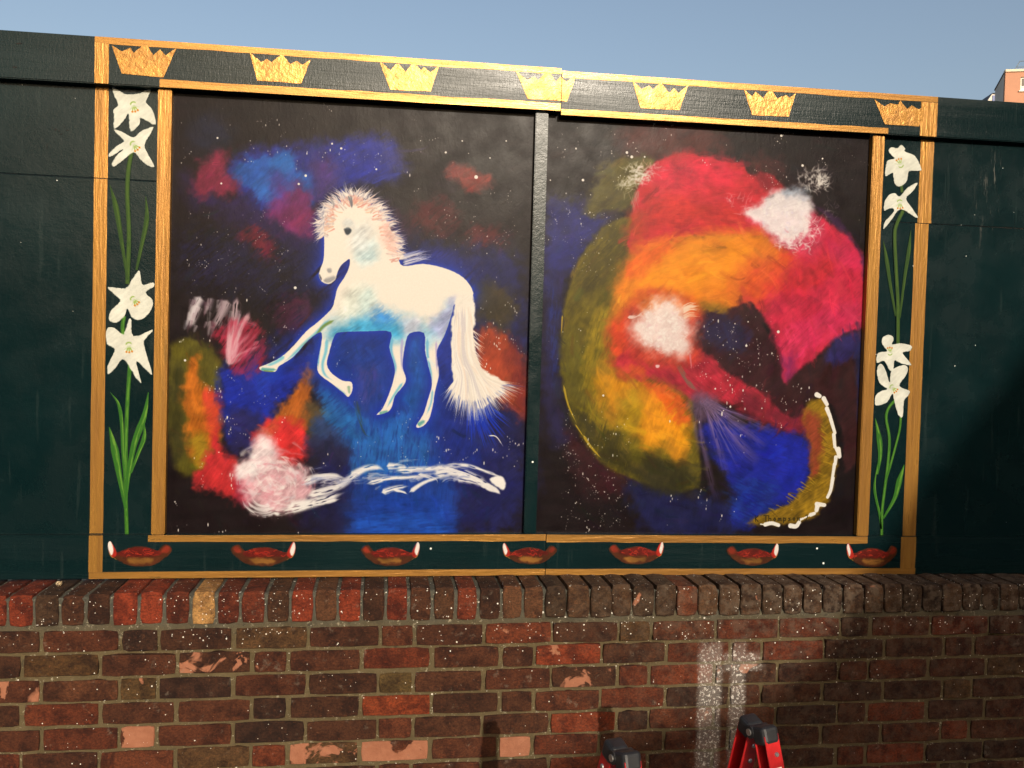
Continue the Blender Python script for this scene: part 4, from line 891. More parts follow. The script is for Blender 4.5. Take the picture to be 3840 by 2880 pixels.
# white bursts
G_([(560, 1130), (700, 1060), (880, 1110), (980, 1190), (940, 1330), (960, 1450), (820, 1500), (640, 1480), (540, 1400), (520, 1250)], (196, 66, 50), soft=40, rag=26, a=.95, ang=.8)
G_([(620, 1080), (820, 1080), (940, 1160), (860, 1220), (640, 1200)], (226, 110, 40), soft=50, rag=26, a=.9)
G_([(1230, 640), (1330, 700), (1420, 800), (1560, 850), (1680, 740), (1640, 620), (1500, 600)], (206, 60, 90), soft=34, rag=24, a=.95)
def burst(cx_, cy_, rx, ry, n_, w_, cols, al=(.4, .9), curl=1.0, fallx=.55):
    for _ in range(n_):
        a_ = PR.uniform(0, 2*math.pi); r_ = PR.rand()**fallx; x_, y_ = cx_+rx*r_*math.cos(a_), cy_+ry*r_*math.sin(a_); dr = PR.normal()*1.1-.6; L_ = PR.uniform(18, 58)*curl
        bend = PR.normal()*.8; x2, y2 = x_+L_*.5*math.cos(dr), y_+L_*.5*math.sin(dr)
        stroke('c', [(x_, y_), (x2, y2), (x2+L_*.5*math.cos(dr+bend), y2+L_*.5*math.sin(dr+bend))], PR.uniform(*w_)*1.5, cols[PR.randint(len(cols))], PR.uniform(*al)*(.9 if r_ < .7 else .6), 5, dry=.30, soft=.9, bris=3.0)
WH = [(248, 244, 240), (248, 244, 240), (244, 226, 224), (236, 204, 206)]
G_([(560, 1300), (590, 1210), (660, 1150), (720, 1110), (800, 1110), (860, 1160), (900, 1240), (900, 1360), (850, 1440), (740, 1420), (620, 1370)], (240, 224, 220), soft=50, rag=30, a=.96, ang=.8, var=.04)
burst(735, 1280, 150, 140, 240, (8, 22), WH)
for _ in range(16):
    y_ = PR.uniform(1130, 1220); stroke('c', [(860, y_+20), (900, y_), (930+PR.uniform(0, 30), y_-PR.uniform(-10, 20))], 10, (240, 214, 190), .7, 3)
stroke('c', [(540, 1215), (590, 1210), (640, 1180)], 26, (240, 214, 206), .85, 12, dry=.38); stroke('c', [(900, 1420), (912, 1520)], 16, (214, 130, 140), .7, 6); fill('c', [(705, 1490), (725, 1490), (722, 1502), (708, 1504)], (226, 180, 180), soft=4, rag=2)
G_([(1225, 620), (1290, 560), (1360, 510), (1450, 480), (1560, 510), (1605, 570), (1600, 650), (1560, 740), (1500, 790), (1400, 770), (1340, 700)], (238, 230, 234), soft=30, rag=24, a=.96, ang=.3, var=.05)
burst(1430, 620, 150, 120, 120, (10, 26), [(248, 244, 242), (240, 232, 240), (226, 216, 236)])
burst(1510, 780, 120, 60, 90, (8, 20), WH + [(226, 120, 140)], (.4, .85), 1.2)
burst(1600, 700, 70, 60, 50, (5, 12), WH, (.3, .7), 1.2)
burst(1180, 580, 80, 60, 26, (6, 14), [(226, 150, 156), (236, 190, 190)], (.3, .6), 1.2)
G_([(1440, 480), (1560, 470), (1580, 520), (1460, 520)], (160, 176, 196), soft=26, rag=22, a=.8)
burst(1610, 420, 95, 70, 120, (7, 18), [(220, 216, 212), (180, 176, 174), (120, 112, 112), (240, 236, 230)], (.3, .75), 1.2)
burst(1650, 440, 50, 50, 50, (8, 18), [(240, 236, 230), (226, 222, 216)], (.4, .85), 1.1)
burst(1700, 600, 50, 70, 24, (4, 9), [(150, 140, 146), (200, 190, 190)], (.25, .5), 1.2)
burst(590, 390, 70, 60, 90, (8, 22), [(226, 220, 208), (206, 200, 184), (236, 230, 220)], (.45, .9), 1.2)
burst(520, 460, 60, 40, 44, (6, 16), [(212, 206, 190), (190, 184, 160)], (.35, .8), 1.2)
burst(680, 360, 60, 36, 36, (6, 14), [(226, 180, 176), (220, 150, 150)], (.3, .7), 1.2)
for _ in range(14): stroke('c', [(590+PR.normal()*20, 480), (580+PR.normal()*16, 560+PR.uniform(0, 60))], 8, (170, 140, 120), .5, 3, dry=.42)
stars('c', (90, 60, 1900, 330), 50, (1.3, 4)); stars('c', (100, 350, 560, 680), 30, (1.3, 4)); stars('c', (100, 600, 480, 960), 36, (1.3, 3)); stars('c', (960, 1200, 1420, 1640), 60, (1.2, 4)); stars('c', (1250, 330, 1480, 450), 14)
stars('c', (160, 1750, 560, 2440), 110, (1.3, 3.4)); stars('c', (80, 1100, 320, 1500), 10); stars('c', (1100, 1600, 1500, 1840), 26, (1.5, 5), .5); stars('c', (1500, 1600, 1620, 1740), 8, (2, 4), .9); stars('c', (700, 1750, 1500, 2440), 18, (1.5, 4), .6); stars('c', (1760, 250, 1920, 700), 6)
for (x_, y_, r_) in [(697, 98, 8), (1428, 168, 9), (285, 424, 9), (1410, 1298, 10), (1226, 1378, 8), (538, 265, 9), (566, 290, 10), (1550, 340, 9), (1665, 300, 6), (97, 424, 5), (1236, 1240, 5), (402, 1665, 7), (1134, 1730, 7), (1047, 1626, 6), (640, 290, 6), (245, 242, 6)]:
    c_ = cpx('c', [(x_, y_)], Y_ART)[0]; dot(c_[0], c_[1], r_*kscale('c')*.9)
# the painter's name, dark on the crescent's tip
GL = dict(K=[[(0, 0), (0, 1)], [(.6, 0), (0, .5), (.6, 1)]], T=[[(0, 0), (.9, 0)], [(.45, 0), (.45, 1)]], h=[[(0, 0), (0, 1)], [(0, .55), (.5, .5), (.5, 1)]], o=[[(.3, .45), (.05, .7), (.3, 1), (.55, .7), (.3, .45)]],
          m=[[(0, 1), (0, .5), (.3, .5), (.35, 1)], [(.35, .6), (.65, .5), (.7, 1)]], p=[[(0, .45), (0, 1.35)], [(0, .5), (.5, .55), (.45, .95), (0, 1)]], s=[[(.5, .5), (.1, .55), (.45, .8), (.1, 1)]], n=[[(0, .5), (0, 1)], [(0, .6), (.45, .5), (.5, 1)]])
GL['2'] = [[(0, .1), (.35, 0), (.45, .35), (0, 1), (.55, 1)]]
x_ = 1278
for ch in 'K Thompson 2':
    if ch == ' ': x_ += 20; continue
    w_ = 26 if ch in 'KT2' else 24
    for ln_ in GL[ch]: stroke('c', [(x_+u*w_, 2358+v*32-(x_-1278)*.02) for u, v in ln_], 5, (34, 30, 16), .9, 5, taper=False, sm=False)
    x_ += (w_*.95 if ch != 'm' else 27)+4

# =================== lilies, lamps: each motif painted on the canvas and then cut out as its own film of paint
LILY = []
def lily_flower(reg, pts, centre, r_, an):
    fill(reg, pts, (240, 242, 228), soft=3, rag=3, rs=14, Y=Y_PAN, sm=True, var=.06)
    c_ = np.array(centre, float)
    for i in range(5):
        a_ = an+(i-2)*.5; e_ = c_+r_*1.5*np.array([math.cos(a_), math.sin(a_)]); stroke(reg, [tuple(c_), tuple((c_+e_)/2+3), tuple(e_)], r_*.5, (196, 214, 170), .5, 3, Y=Y_PAN, dry=.4)
    ring = [tuple(c_+r_*.55*np.array([math.cos(t_), math.sin(t_)])) for t_ in np.linspace(an+math.pi*.55, an+math.pi*1.45, 6)]
    stroke(reg, ring, r_*.28, (150, 186, 84), .85, Y=Y_PAN, soft=.6)
    for i in range(3):
        a_ = an+(i-1)*.42; e_ = c_+r_*1.25*np.array([math.cos(a_), math.sin(a_)]); stroke(reg, [tuple(c_+.3*(e_-c_)), tuple(e_)], 6, (160, 190, 80), .9, 5, Y=Y_PAN, sm=False)
        q_ = cpx(reg, [tuple(e_)], Y_PAN)[0]; dot(q_[0], q_[1], 2.6, (222, 140, 42))
FL = [('e', [(165, 372), (205, 395), (250, 420), (300, 422), (340, 415), (400, 390), (410, 402), (392, 440), (380, 475), (420, 520), (440, 612), (385, 592), (345, 570), (338, 610), (292, 655), (275, 630), (268, 545), (240, 590), (180, 640), (178, 560), (176, 520), (203, 490), (180, 430)], (300, 490), 34, 1.3),
      ('e', [(178, 642), (230, 655), (300, 690), (350, 650), (425, 625), (400, 680), (370, 740), (395, 800), (432, 872), (390, 868), (345, 830), (300, 785), (240, 830), (182, 872), (165, 850), (200, 800), (235, 765), (156, 812), (150, 790), (195, 745), (240, 715), (210, 680)], (300, 735), 34, .9),
      ('f', [(115, 132), (205, 136), (240, 90), (275, 45), (285, 92), (296, 120), (346, 108), (350, 130), (310, 162), (346, 200), (335, 250), (300, 290), (262, 300), (232, 282), (215, 242), (200, 280), (160, 315), (122, 300), (132, 250), (178, 205), (150, 170)], (245, 195), 26, .9),
      ('f', [(110, 345), (150, 340), (195, 372), (220, 300), (236, 300), (246, 382), (344, 348), (318, 385), (300, 412), (312, 470), (342, 577), (300, 545), (262, 510), (274, 570), (286, 622), (255, 590), (222, 535), (190, 500), (150, 550), (115, 577), (115, 530), (150, 452), (110, 422)], (222, 430), 28, 1.5),
      ('g', [(380, 440), (400, 420), (435, 425), (460, 405), (485, 430), (482, 446), (540, 470), (565, 505), (582, 545), (580, 567), (510, 570), (500, 610), (488, 640), (450, 666), (420, 650), (410, 610), (404, 580), (360, 600), (366, 520), (380, 500), (418, 490), (398, 470)], (455, 530), 30, -1.9),
      ('g', [(355, 760), (370, 735), (385, 715), (420, 705), (450, 725), (500, 670), (562, 640), (530, 695), (490, 740), (525, 795), (565, 857), (535, 850), (480, 815), (440, 815), (400, 870), (348, 932), (360, 880), (415, 818), (390, 800), (352, 816)], (450, 765), 30, 1.5),
      ('h', [(340, 140), (345, 108), (380, 92), (410, 105), (412, 130), (405, 152), (460, 145), (520, 158), (527, 178), (510, 196), (470, 205), (500, 245), (524, 282), (470, 274), (440, 262), (418, 255), (412, 312), (385, 312), (355, 255), (308, 267), (315, 205), (370, 195), (350, 165)], (390, 205), 26, -1.6),
      ('h', [(308, 315), (325, 275), (348, 282), (370, 330), (388, 388), (398, 320), (440, 290), (480, 280), (503, 300), (490, 345), (450, 410), (512, 440), (505, 470), (478, 505), (470, 600), (442, 592), (420, 520), (405, 462), (375, 510), (330, 530), (298, 527), (302, 470), (340, 440), (372, 430), (325, 392)], (405, 420), 28, .8)]
ST = [('e', [(288, 780), (268, 900), (262, 1050), (272, 1300), (262, 1600)], 26), ('f', [(198, 280), (190, 330), (192, 372)], 20), ('f', [(228, 520), (216, 700), (208, 900), (205, 1150), (212, 1392)], 20),
      ('g', [(472, 815), (432, 900), (420, 980), (430, 1200), (440, 1400), (440, 1640)], 26), ('h', [(428, 495), (385, 545), (368, 610), (388, 740), (378, 900), (355, 1080), (342, 1200), (340, 1338)], 22), ('h', [(460, 590), (452, 680), (425, 790), (395, 900), (362, 1010)], 18), ('g', [(460, 650), (465, 700)], 22)]
LF = [('e', [(152, 985), (190, 1120), (225, 1330), (262, 1575)], 34, 12), ('e', [(376, 1055), (382, 1200), (350, 1360), (318, 1515)], 30, 14), ('f', [(128, 668), (170, 730), (186, 830), (190, 960), (200, 1100)], 18, 10), ('f', [(122, 845), (150, 960), (175, 1100), (205, 1260)], 38, 12), ('f', [(322, 668), (300, 790), (250, 930), (222, 1080), (206, 1220)], 34, 12), ('f', [(302, 830), (300, 900), (270, 980), (232, 1080)], 22, 10),
      ('g', [(350, 1000), (372, 1120), (395, 1280), (428, 1470)], 30, 14), ('g', [(522, 935), (510, 1060), (485, 1220), (452, 1480)], 30, 14), ('h', [(300, 612), (325, 740), (330, 850), (312, 960)], 42, 16), ('h', [(312, 900), (296, 1050), (325, 1200), (338, 1300)], 20, 12), ('h', [(480, 900), (450, 1000), (420, 1110), (350, 1235)], 44, 14)]
SHAPES = dict(stem=[], leaf=[], flower=[])
def ribbon(p, w0, w1, pointed):
    p = smooth_open(p, 5); t_ = np.linspace(0, 1, len(p)); d_ = np.gradient(p, axis=0); d_ /= np.hypot(d_[:, 0], d_[:, 1])[:, None]+1e-9
    n_ = np.stack([-d_[:, 1], d_[:, 0]], 1)
    wd = (np.interp(t_, [0, .35, 1], [w0*.12, w0, w1]) if pointed else np.full(len(p), w0))/2
    return np.vstack([p+n_*wd[:, None], (p-n_*wd[:, None])[::-1]])
for reg, pts, w_ in ST:
    q = cpx(reg, pts, Y_PAN); k = kscale(reg); up = reg in 'eg'
    c0, c1 = ((62, 92, 38), (84, 112, 44)) if up else ((58, 116, 36), (104, 160, 58))
    stroke(reg, pts, w_*1.1, c0, 1, Y=Y_PAN, taper=False); stroke(reg, pts, w_*.45, c1, .8, Y=Y_PAN, taper=False, dry=.4)
    SHAPES['stem'].append((reg, ribbon(q, w_*k*1.05, w_*k*1.05, False)))
for reg, pts, w0_, w1_ in LF:
    q = cpx(reg, pts, Y_PAN); k = kscale(reg); up = reg in 'eg'
    c0, c1 = ((54, 84, 36), (82, 110, 44)) if up else ((56, 116, 38), (120, 172, 64))
    rb = ribbon(q, w0_*k, w1_*k, True); SHAPES['leaf'].append((reg, rb))
    b = bbox(rb, 4); x, y = np.meshgrid(np.arange(b[0], b[1], dtype=np.float32), np.arange(b[2], b[3], dtype=np.float32)); comp(b, ss(sdist(rb, x, y), -2, 1), c0)
    stroke(reg, [(a_+4, b2) for a_, b2 in pts], w0_*.42, c1, .8, w1_*.4, Y=Y_PAN, dry=.38)
for reg, pts, cen, r_, an in FL:
    lily_flower(reg, pts, cen, r_, an); SHAPES['flower'].append((reg, smooth_closed(cpx(reg, pts, Y_PAN), 3)))
LAMPS = [(403, 650, 2028, 2125, -1), (860, 1110, 2031, 2125, 1), (1348, 1575, 2032, 2124, 1), (1883, 2093, 2035, 2117, -1), (2278, 2489, 2030, 2117, 1), (2720, 2920, 2037, 2122, 1), (3172, 3370, 2035, 2128, -1)]
BOWL = [(.02, .34), (.06, .18), (.14, .12), (.19, .24), (.24, .38), (.34, .28), (.46, .22), (.58, .22), (.70, .30), (.82, .42), (.90, .40), (.97, .46), (.93, .60), (.84, .78), (.72, .92), (.58, .99), (.42, .99), (.28, .92), (.16, .74), (.07, .55)]
FLAME = [(.86, .52), (.87, .36), (.91, .16), (.955, .01), (.985, .06), (.995, .22), (.985, .42), (.96, .58), (.92, .66), (.88, .62)]
LSHAPE = []
for x0, x1, y0, y1, sgn in LAMPS:
    def lp(pts): return [((x0+u*(x1-x0)) if sgn > 0 else (x1-u*(x1-x0)), y0+v*(y1-y0)) for u, v in pts]
    jj = PR.uniform(.9, 1.1)
    bowl = lp(BOWL); fl = lp(FLAME)
    fill('s', bowl, (82, 42, 23), soft=3, rag=4, rs=20, Y=Y_RAIL, var=.15)
    fill('s', lp([(.2, .42), (.34, .30), (.5, .25), (.68, .32), (.86, .46), (.86, .58), (.6, .62), (.4, .62), (.22, .56)]), (106, 29, 21), soft=5, rag=5, rs=20, Y=Y_RAIL, var=.2)
    fill('s', lp([(.05, .3), (.1, .18), (.16, .28), (.18, .44), (.1, .46)]), (140, 48, 30), soft=5, rag=3, Y=Y_RAIL)
    fill('s', lp([(.3, .70), (.5, .66), (.68, .70), (.66, .86), (.5, .90), (.36, .86)]), (152, 104, 46), soft=7, rag=5, rs=16, Y=Y_RAIL, a=.85, dry=.30, ang=0)
    for _ in range(26):
        u, v = PR.uniform(.2, .82), PR.uniform(.3, .58); stroke('s', lp([(u, v), (u+.04, v+PR.normal()*.05), (u+PR.uniform(.05, .12), v+PR.normal()*.06)]), PR.uniform(3, 6), [(188, 48, 34), (206, 66, 40), (90, 24, 20), (160, 40, 30)][PR.randint(4)], .75, 2, Y=Y_RAIL)
    fill('s', fl, (182, 44, 32), soft=3, rag=2, Y=Y_RAIL)
    fill('s', lp([(.91, .40), (.93, .18), (.96, .03), (.985, .08), (.99, .24), (.97, .44), (.94, .56)]), (250, 246, 238), soft=2.5, rag=2, Y=Y_RAIL, var=.02)
    stroke('s', lp([(.86, .74), (.94, .62), (.985, .42)]), 4, (186, 140, 50), .8, 2, Y=Y_RAIL)
    LSHAPE.append((bowl, fl))
# splashes over the rails' green are left to the board material
def finish_canvas():
    ILL = 1.85
    c = np.clip(CAN, 0, 1)
    l = np.where(c <= .04045, c/12.92, ((c+.055)/1.055)**2.4)/ILL
    s_ = np.where(l <= .0031308, l*12.92, 1.055*np.clip(l, 1e-6, None)**(1/2.4)-.055)
    return s_
IMG = bpy.data.images.new('brushwork', CW, CH, alpha=False)
_px = np.ones((CH, CW, 4), np.float32); _px[..., :3] = finish_canvas(); IMG.pixels.foreach_set(_px.ravel()); IMG.update(); IMG.pack()
def mat_canvas(name, rough=(.30, .44), relief=.35):
    n = NT(name); p = n.pos(); X, Y, Z = sepxyz(n, p)
    uv = n.n('ShaderNodeUVMap'); uv.uv_map = 'UVMap'
    im = n.n('ShaderNodeTexImage'); im.image = IMG; im.interpolation = 'Cubic'; im.extension = 'EXTEND'; n.L(uv.outputs[0], im.inputs[0])
    st = n.noise(n.scaled(p, 1, 1, .5), 55, 4, .6, .8); fine = n.noise(p, 210, 3, .6)
    c = n.mix(1.0, im.outputs['Color'], n.mix(fine, (.90, .90, .90, 1), (1.08, 1.08, 1.08, 1)), 'MULTIPLY')
    b = n.bump(st, relief, .0010); b = n.bump(fine, .25, .0005, b)
    return n.out(c, n.step(n.noise(p, 12, 4), .3, .7, rough[0], rough[1]), 0, b, .095)
M_ART = mat_canvas('brushed picture paint', (.32, .42)); M_MOTIF = mat_canvas('brushed motif paint', (.42, .55), .25)
def uv_from_xz(o, off=(0, 0, 0)):
    me = o.data; uvl = me.uv_layers.new(name='UVMap')
    for lp_ in me.loops:
        co = me.vertices[lp_.vertex_index].co
        uvl.data[lp_.index].uv = ((co.x+off[0]-CX0)/(CR*CW), (co.z+off[2]-CZ0)/(CR*CH))
for (x0, x1, zt, label) in [(.082, 1.2705, 1.712, 'painting of a white horse prancing in a starry blue sky, in the gold frame'), (1.3065, 2.499, 1.712, 'painting of a fiery red and orange planet with white clouds and a yellow crescent')]:
    cx, cz = (x0+x1)/2, .262
    bm = bmesh.new(); bm_box(bm, x0-cx, x1-cx, 0, .014, -.03, zt-cz+.035, .0012)
    o = bm_obj('mural_panel', bm, M_ART); uv_from_xz(o, (cx, 0, cz)); o.location = (cx, Y_ART, cz); tag(o, label, 'painting')
# ---- films of paint: crowns, lilies, oil lamps
def film(name, P2, y, mat, parent, uv=True, th=.0007, smooth_n=0):
    P2 = np.asarray(P2, float)
    if smooth_n: P2 = smooth_closed(P2, smooth_n)
    ar = .5*np.sum(P2[:, 0]*np.roll(P2[:, 1], -1)-np.roll(P2[:, 0], -1)*P2[:, 1])
    if ar < 0: P2 = P2[::-1]
    bm = bmesh.new(); a = [bm.verts.new((x, y, z)) for x, z in P2]; b = [bm.verts.new((x, y+th, z)) for x, z in P2]
    bm.faces.new(a)
    for i in range(len(a)): bm.faces.new((a[i], b[i], b[(i+1) % len(a)], a[(i+1) % len(a)]))
    bm.normal_update()
    bmesh.ops.triangulate(bm, faces=[f for f in bm.faces if len(f.verts) > 4])
    me = bpy.data.meshes.new(name); bm.to_mesh(me); bm.free(); o = link(name, me, mat)
    if uv: uv_from_xz(o)
    return hp(o, parent)
def unpx(p): return np.stack([p[:, 0]*CR+CX0, p[:, 1]*CR+CZ0], 1)
def rough_edge(P2, n=6, j=.0009):
    out = []
    for i in range(len(P2)):
        a, b = np.asarray(P2[i]), np.asarray(P2[(i+1) % len(P2)])
        for t in range(n):
            q = a+(b-a)*t/n
            out.append(q if t == 0 else q+np.array([rng.uniform(-j, j), rng.uniform(-j, j)]))
    return np.array(out)
CR_B = [(1955, 207), (2025, 270), (2080, 243), (2110, 275), (2170, 217), (2230, 300), (2268, 262), (2300, 300), (2375, 236), (2310, 428), (2016, 412)]
CROWNS = [('A', [(168, 128), (250, 175), (310, 145), (340, 185), (415, 125), (440, 120), (490, 205), (545, 158), (585, 205), (675, 145), (570, 378), (245, 347)]),
          ('A', [(1245, 182), (1335, 260), (1380, 232), (1415, 260), (1485, 203), (1508, 205), (1560, 272), (1615, 248), (1655, 280), (1722, 237), (1648, 425), (1303, 402)]),
          ('B', [(48, 68), (68, 75), (130, 130), (170, 82), (190, 82), (245, 140), (290, 80), (318, 80), (360, 130), (380, 105), (430, 145), (495, 97), (432, 288), (128, 274)]),
          ('B', [(1075, 135), (1160, 205), (1215, 175), (1240, 205), (1300, 142), (1330, 142), (1375, 215), (1410, 175), (1455, 215), (1530, 165), (1460, 363), (1165, 345)]),
          ('B', CR_B),
          ('C', [(718, 100), (775, 150), (800, 118), (852, 160), (885, 115), (915, 116), (950, 165), (1010, 140), (1035, 160), (1078, 127), (1030, 290), (775, 278)]),
          ('C', [(1622, 172), (1690, 220), (1730, 197), (1785, 207), (1800, 178), (1845, 235), (1880, 213), (1930, 240), (1978, 203), (1930, 358), (1695, 342)])]
def clip_x(P2, xc, left):
    out = []; s_ = 1 if left else -1
    for i in range(len(P2)):
        a, b = P2[i], P2[(i+1) % len(P2)]; ia, ib = s_*(xc-a[0]) >= 0, s_*(xc-b[0]) >= 0
        if ia: out.append(a)
        if ia != ib: out.append(a+(b-a)*(xc-a[0])/(b[0]-a[0]))
    return np.array(out)
for reg, pts in CROWNS:
    P2 = rough_edge(trace(src(reg, pts), Y_TOP))
    for left, xc, yy in ((True, 1.3490, Y_TOP-.0017), (False, 1.3514, Y_TOP+.002-.0017)):
        Q = clip_x(P2, xc, left)
        if len(Q) > 3:
            # darker green shade the painter laid round the crown
            o = film('crown', Q, yy, M_GOLD, None, False)
lil = []
for k_ in range(2):
    r_ = empty('lily', (0, 0, 0)); r_.parent = hoard; r_.location = HOFF; r_['label'] = ['pair of white lilies with a long green stem, painted left of the horse', 'pair of white lilies with a long green stem, painted beside the fiery planet'][k_]; lil.append(r_)
for key, yy in (('leaf', .0010), ('stem', .0016), ('flower', .0022)):
    for i_, (reg, q) in enumerate(SHAPES[key]):
        yy += .00012
        P2 = unpx(q); seam = P2[:, 1].mean() > 1.40
        film(key, P2, Y_PAN-yy-(.0015 if seam or P2[:, 1].max() > 1.405 else 0), M_MOTIF, lil[0 if reg in 'ef' else 1])
for bowl, fl in LSHAPE:
    B2, F2 = trace(bowl, Y_RAIL), trace(fl, Y_RAIL)
    o = film('oil_lamp', B2, Y_RAIL-.0011, M_MOTIF, None, smooth_n=3)
    film('flame', F2, Y_RAIL-.0016, M_MOTIF, o, smooth_n=3)

# knocks in the green sheet
M_CHIP = simple('bare knocked timber', (.006, .005, .004), .9)
for (zx, zy, w_, h_) in [(730, 468, 34, 40), (785, 492, 30, 26), (915, 483, 66, 18), (815, 543, 64, 20), (870, 432, 28, 24), (680, 451, 22, 14), (595, 740, 14, 90)]:
    u0, v0 = 37+zx*.2363, 375+zy*.2363; q = [(u0+math.cos(a_)*w_*.2363*.5*rng.uniform(.75, 1.1), v0+math.sin(a_)*h_*.2363*.5*rng.uniform(.75, 1.1)) for a_ in np.linspace(0, 2*math.pi, 9)[:-1]]
    film('chip', trace(q, Y_PAN), Y_PAN-.0015-.0006, M_CHIP, None, False, .0004)
for (u0, v0, w_, h_) in [(70, 163, 24, 7), (56, 252, 22, 6)]:
    q = [(u0+math.cos(a_)*w_*.5*rng.uniform(.75, 1.1), v0+math.sin(a_)*h_*.5*rng.uniform(.75, 1.1)) for a_ in np.linspace(0, 2*math.pi, 9)[:-1]]
    film('chip', trace(q, Y_TOP), Y_TOP-.0006, M_CHIP, None, False, .0004)
# ------------------------------------------------------------------ step ladder in front of the wall
n = NT('red fibreglass'); p = n.pos()
c = n.mix(n.step(n.noise(p, 25, 4), .35, .7), (.36, .008, .010, 1), (.50, .014, .014, 1))
c = n.mix(n.step(n.noise(n.scaled(p, 1, 1, .35), 55, 4, .7), .68, .71), c, (.55, .50, .47, 1))
c = n.mix(n.step(n.noise(p, 90, 4, .7), .70, .73), c, (.04, .03, .035, 1))
M_RED = n.out(c, .38, 0, n.bump(n.noise(p, 300, 3), .2, .0006))
M_BLK = simple('black moulded plastic', (.012, .012, .013), .5, 0, .3, 30, .2, 300)
M_STEEL = simple('zinc rivet', (.45, .44, .42), .35, .9, .2, 60)
M_ALU = simple('ladder tread aluminium', (.42, .42, .42), .4, .8, .2, 30)
M_STK = simple('white sticker', (.72, .70, .62), .45, 0, .05, 30)
M_YEL = simple('yellow sticker print', (.75, .55, .04), .5, 0, .05, 30)
M_BLUE = simple('blue sticker print', (.02, .10, .38), .5, 0, .05, 30)
M_BLKP = simple('black sticker print', (.01, .01, .01), .5, 0, .05, 30)
def ray_at_z(u, v, z):
    d = ((u-1920)/FPX)*AX[0]+((v-1440)/FPX)*AX[1]+AX[2]; t = (z-CAM[2])/d[2]; return CAM+d*t
HZ = .0
hl, hr = ray_at_z(2332, 2822, HZ), ray_at_z(2842, 2727, HZ)
ax = hr-hl; ax[2] = 0; LW = float(np.hypot(ax[0], ax[1])); psi = math.atan2(ax[1], ax[0])
lad = empty('step_ladder', ((hl[0]+hr[0])/2, (hl[1]+hr[1])/2, GZ), psi)
tag(lad, 'paint splashed red step ladder with black hinge caps, in front of the brick wall', 'ladder')
HH = HZ-GZ                      # hinge height above ground; local: x along hinge, y away from street, z up
ANG = math.radians(17.5)
def stile_M(sx, front):
    s_ = -1 if front else 1
    off = s_*.024
    foot = Vector((sx*(LW/2)+(.03 if sx > 0 else -.03), off+s_*math.tan(ANG)*HH, 0)); top = Vector((sx*LW/2, off, HH+.004))
    d = (top-foot); Lg = d.length; d.normalize(); xx = Vector((1, 0, 0)); xx = (xx-d*xx.dot(d)).normalized(); yy = d.cross(xx)
    M = Matrix((( xx.x, yy.x, d.x, foot.x), (xx.y, yy.y, d.y, foot.y), (xx.z, yy.z, d.z, foot.z), (0, 0, 0, 1)))
    return M, Lg
def lb(name, bm, mat, parent=lad): return bm_obj(name, bm, mat, parent)
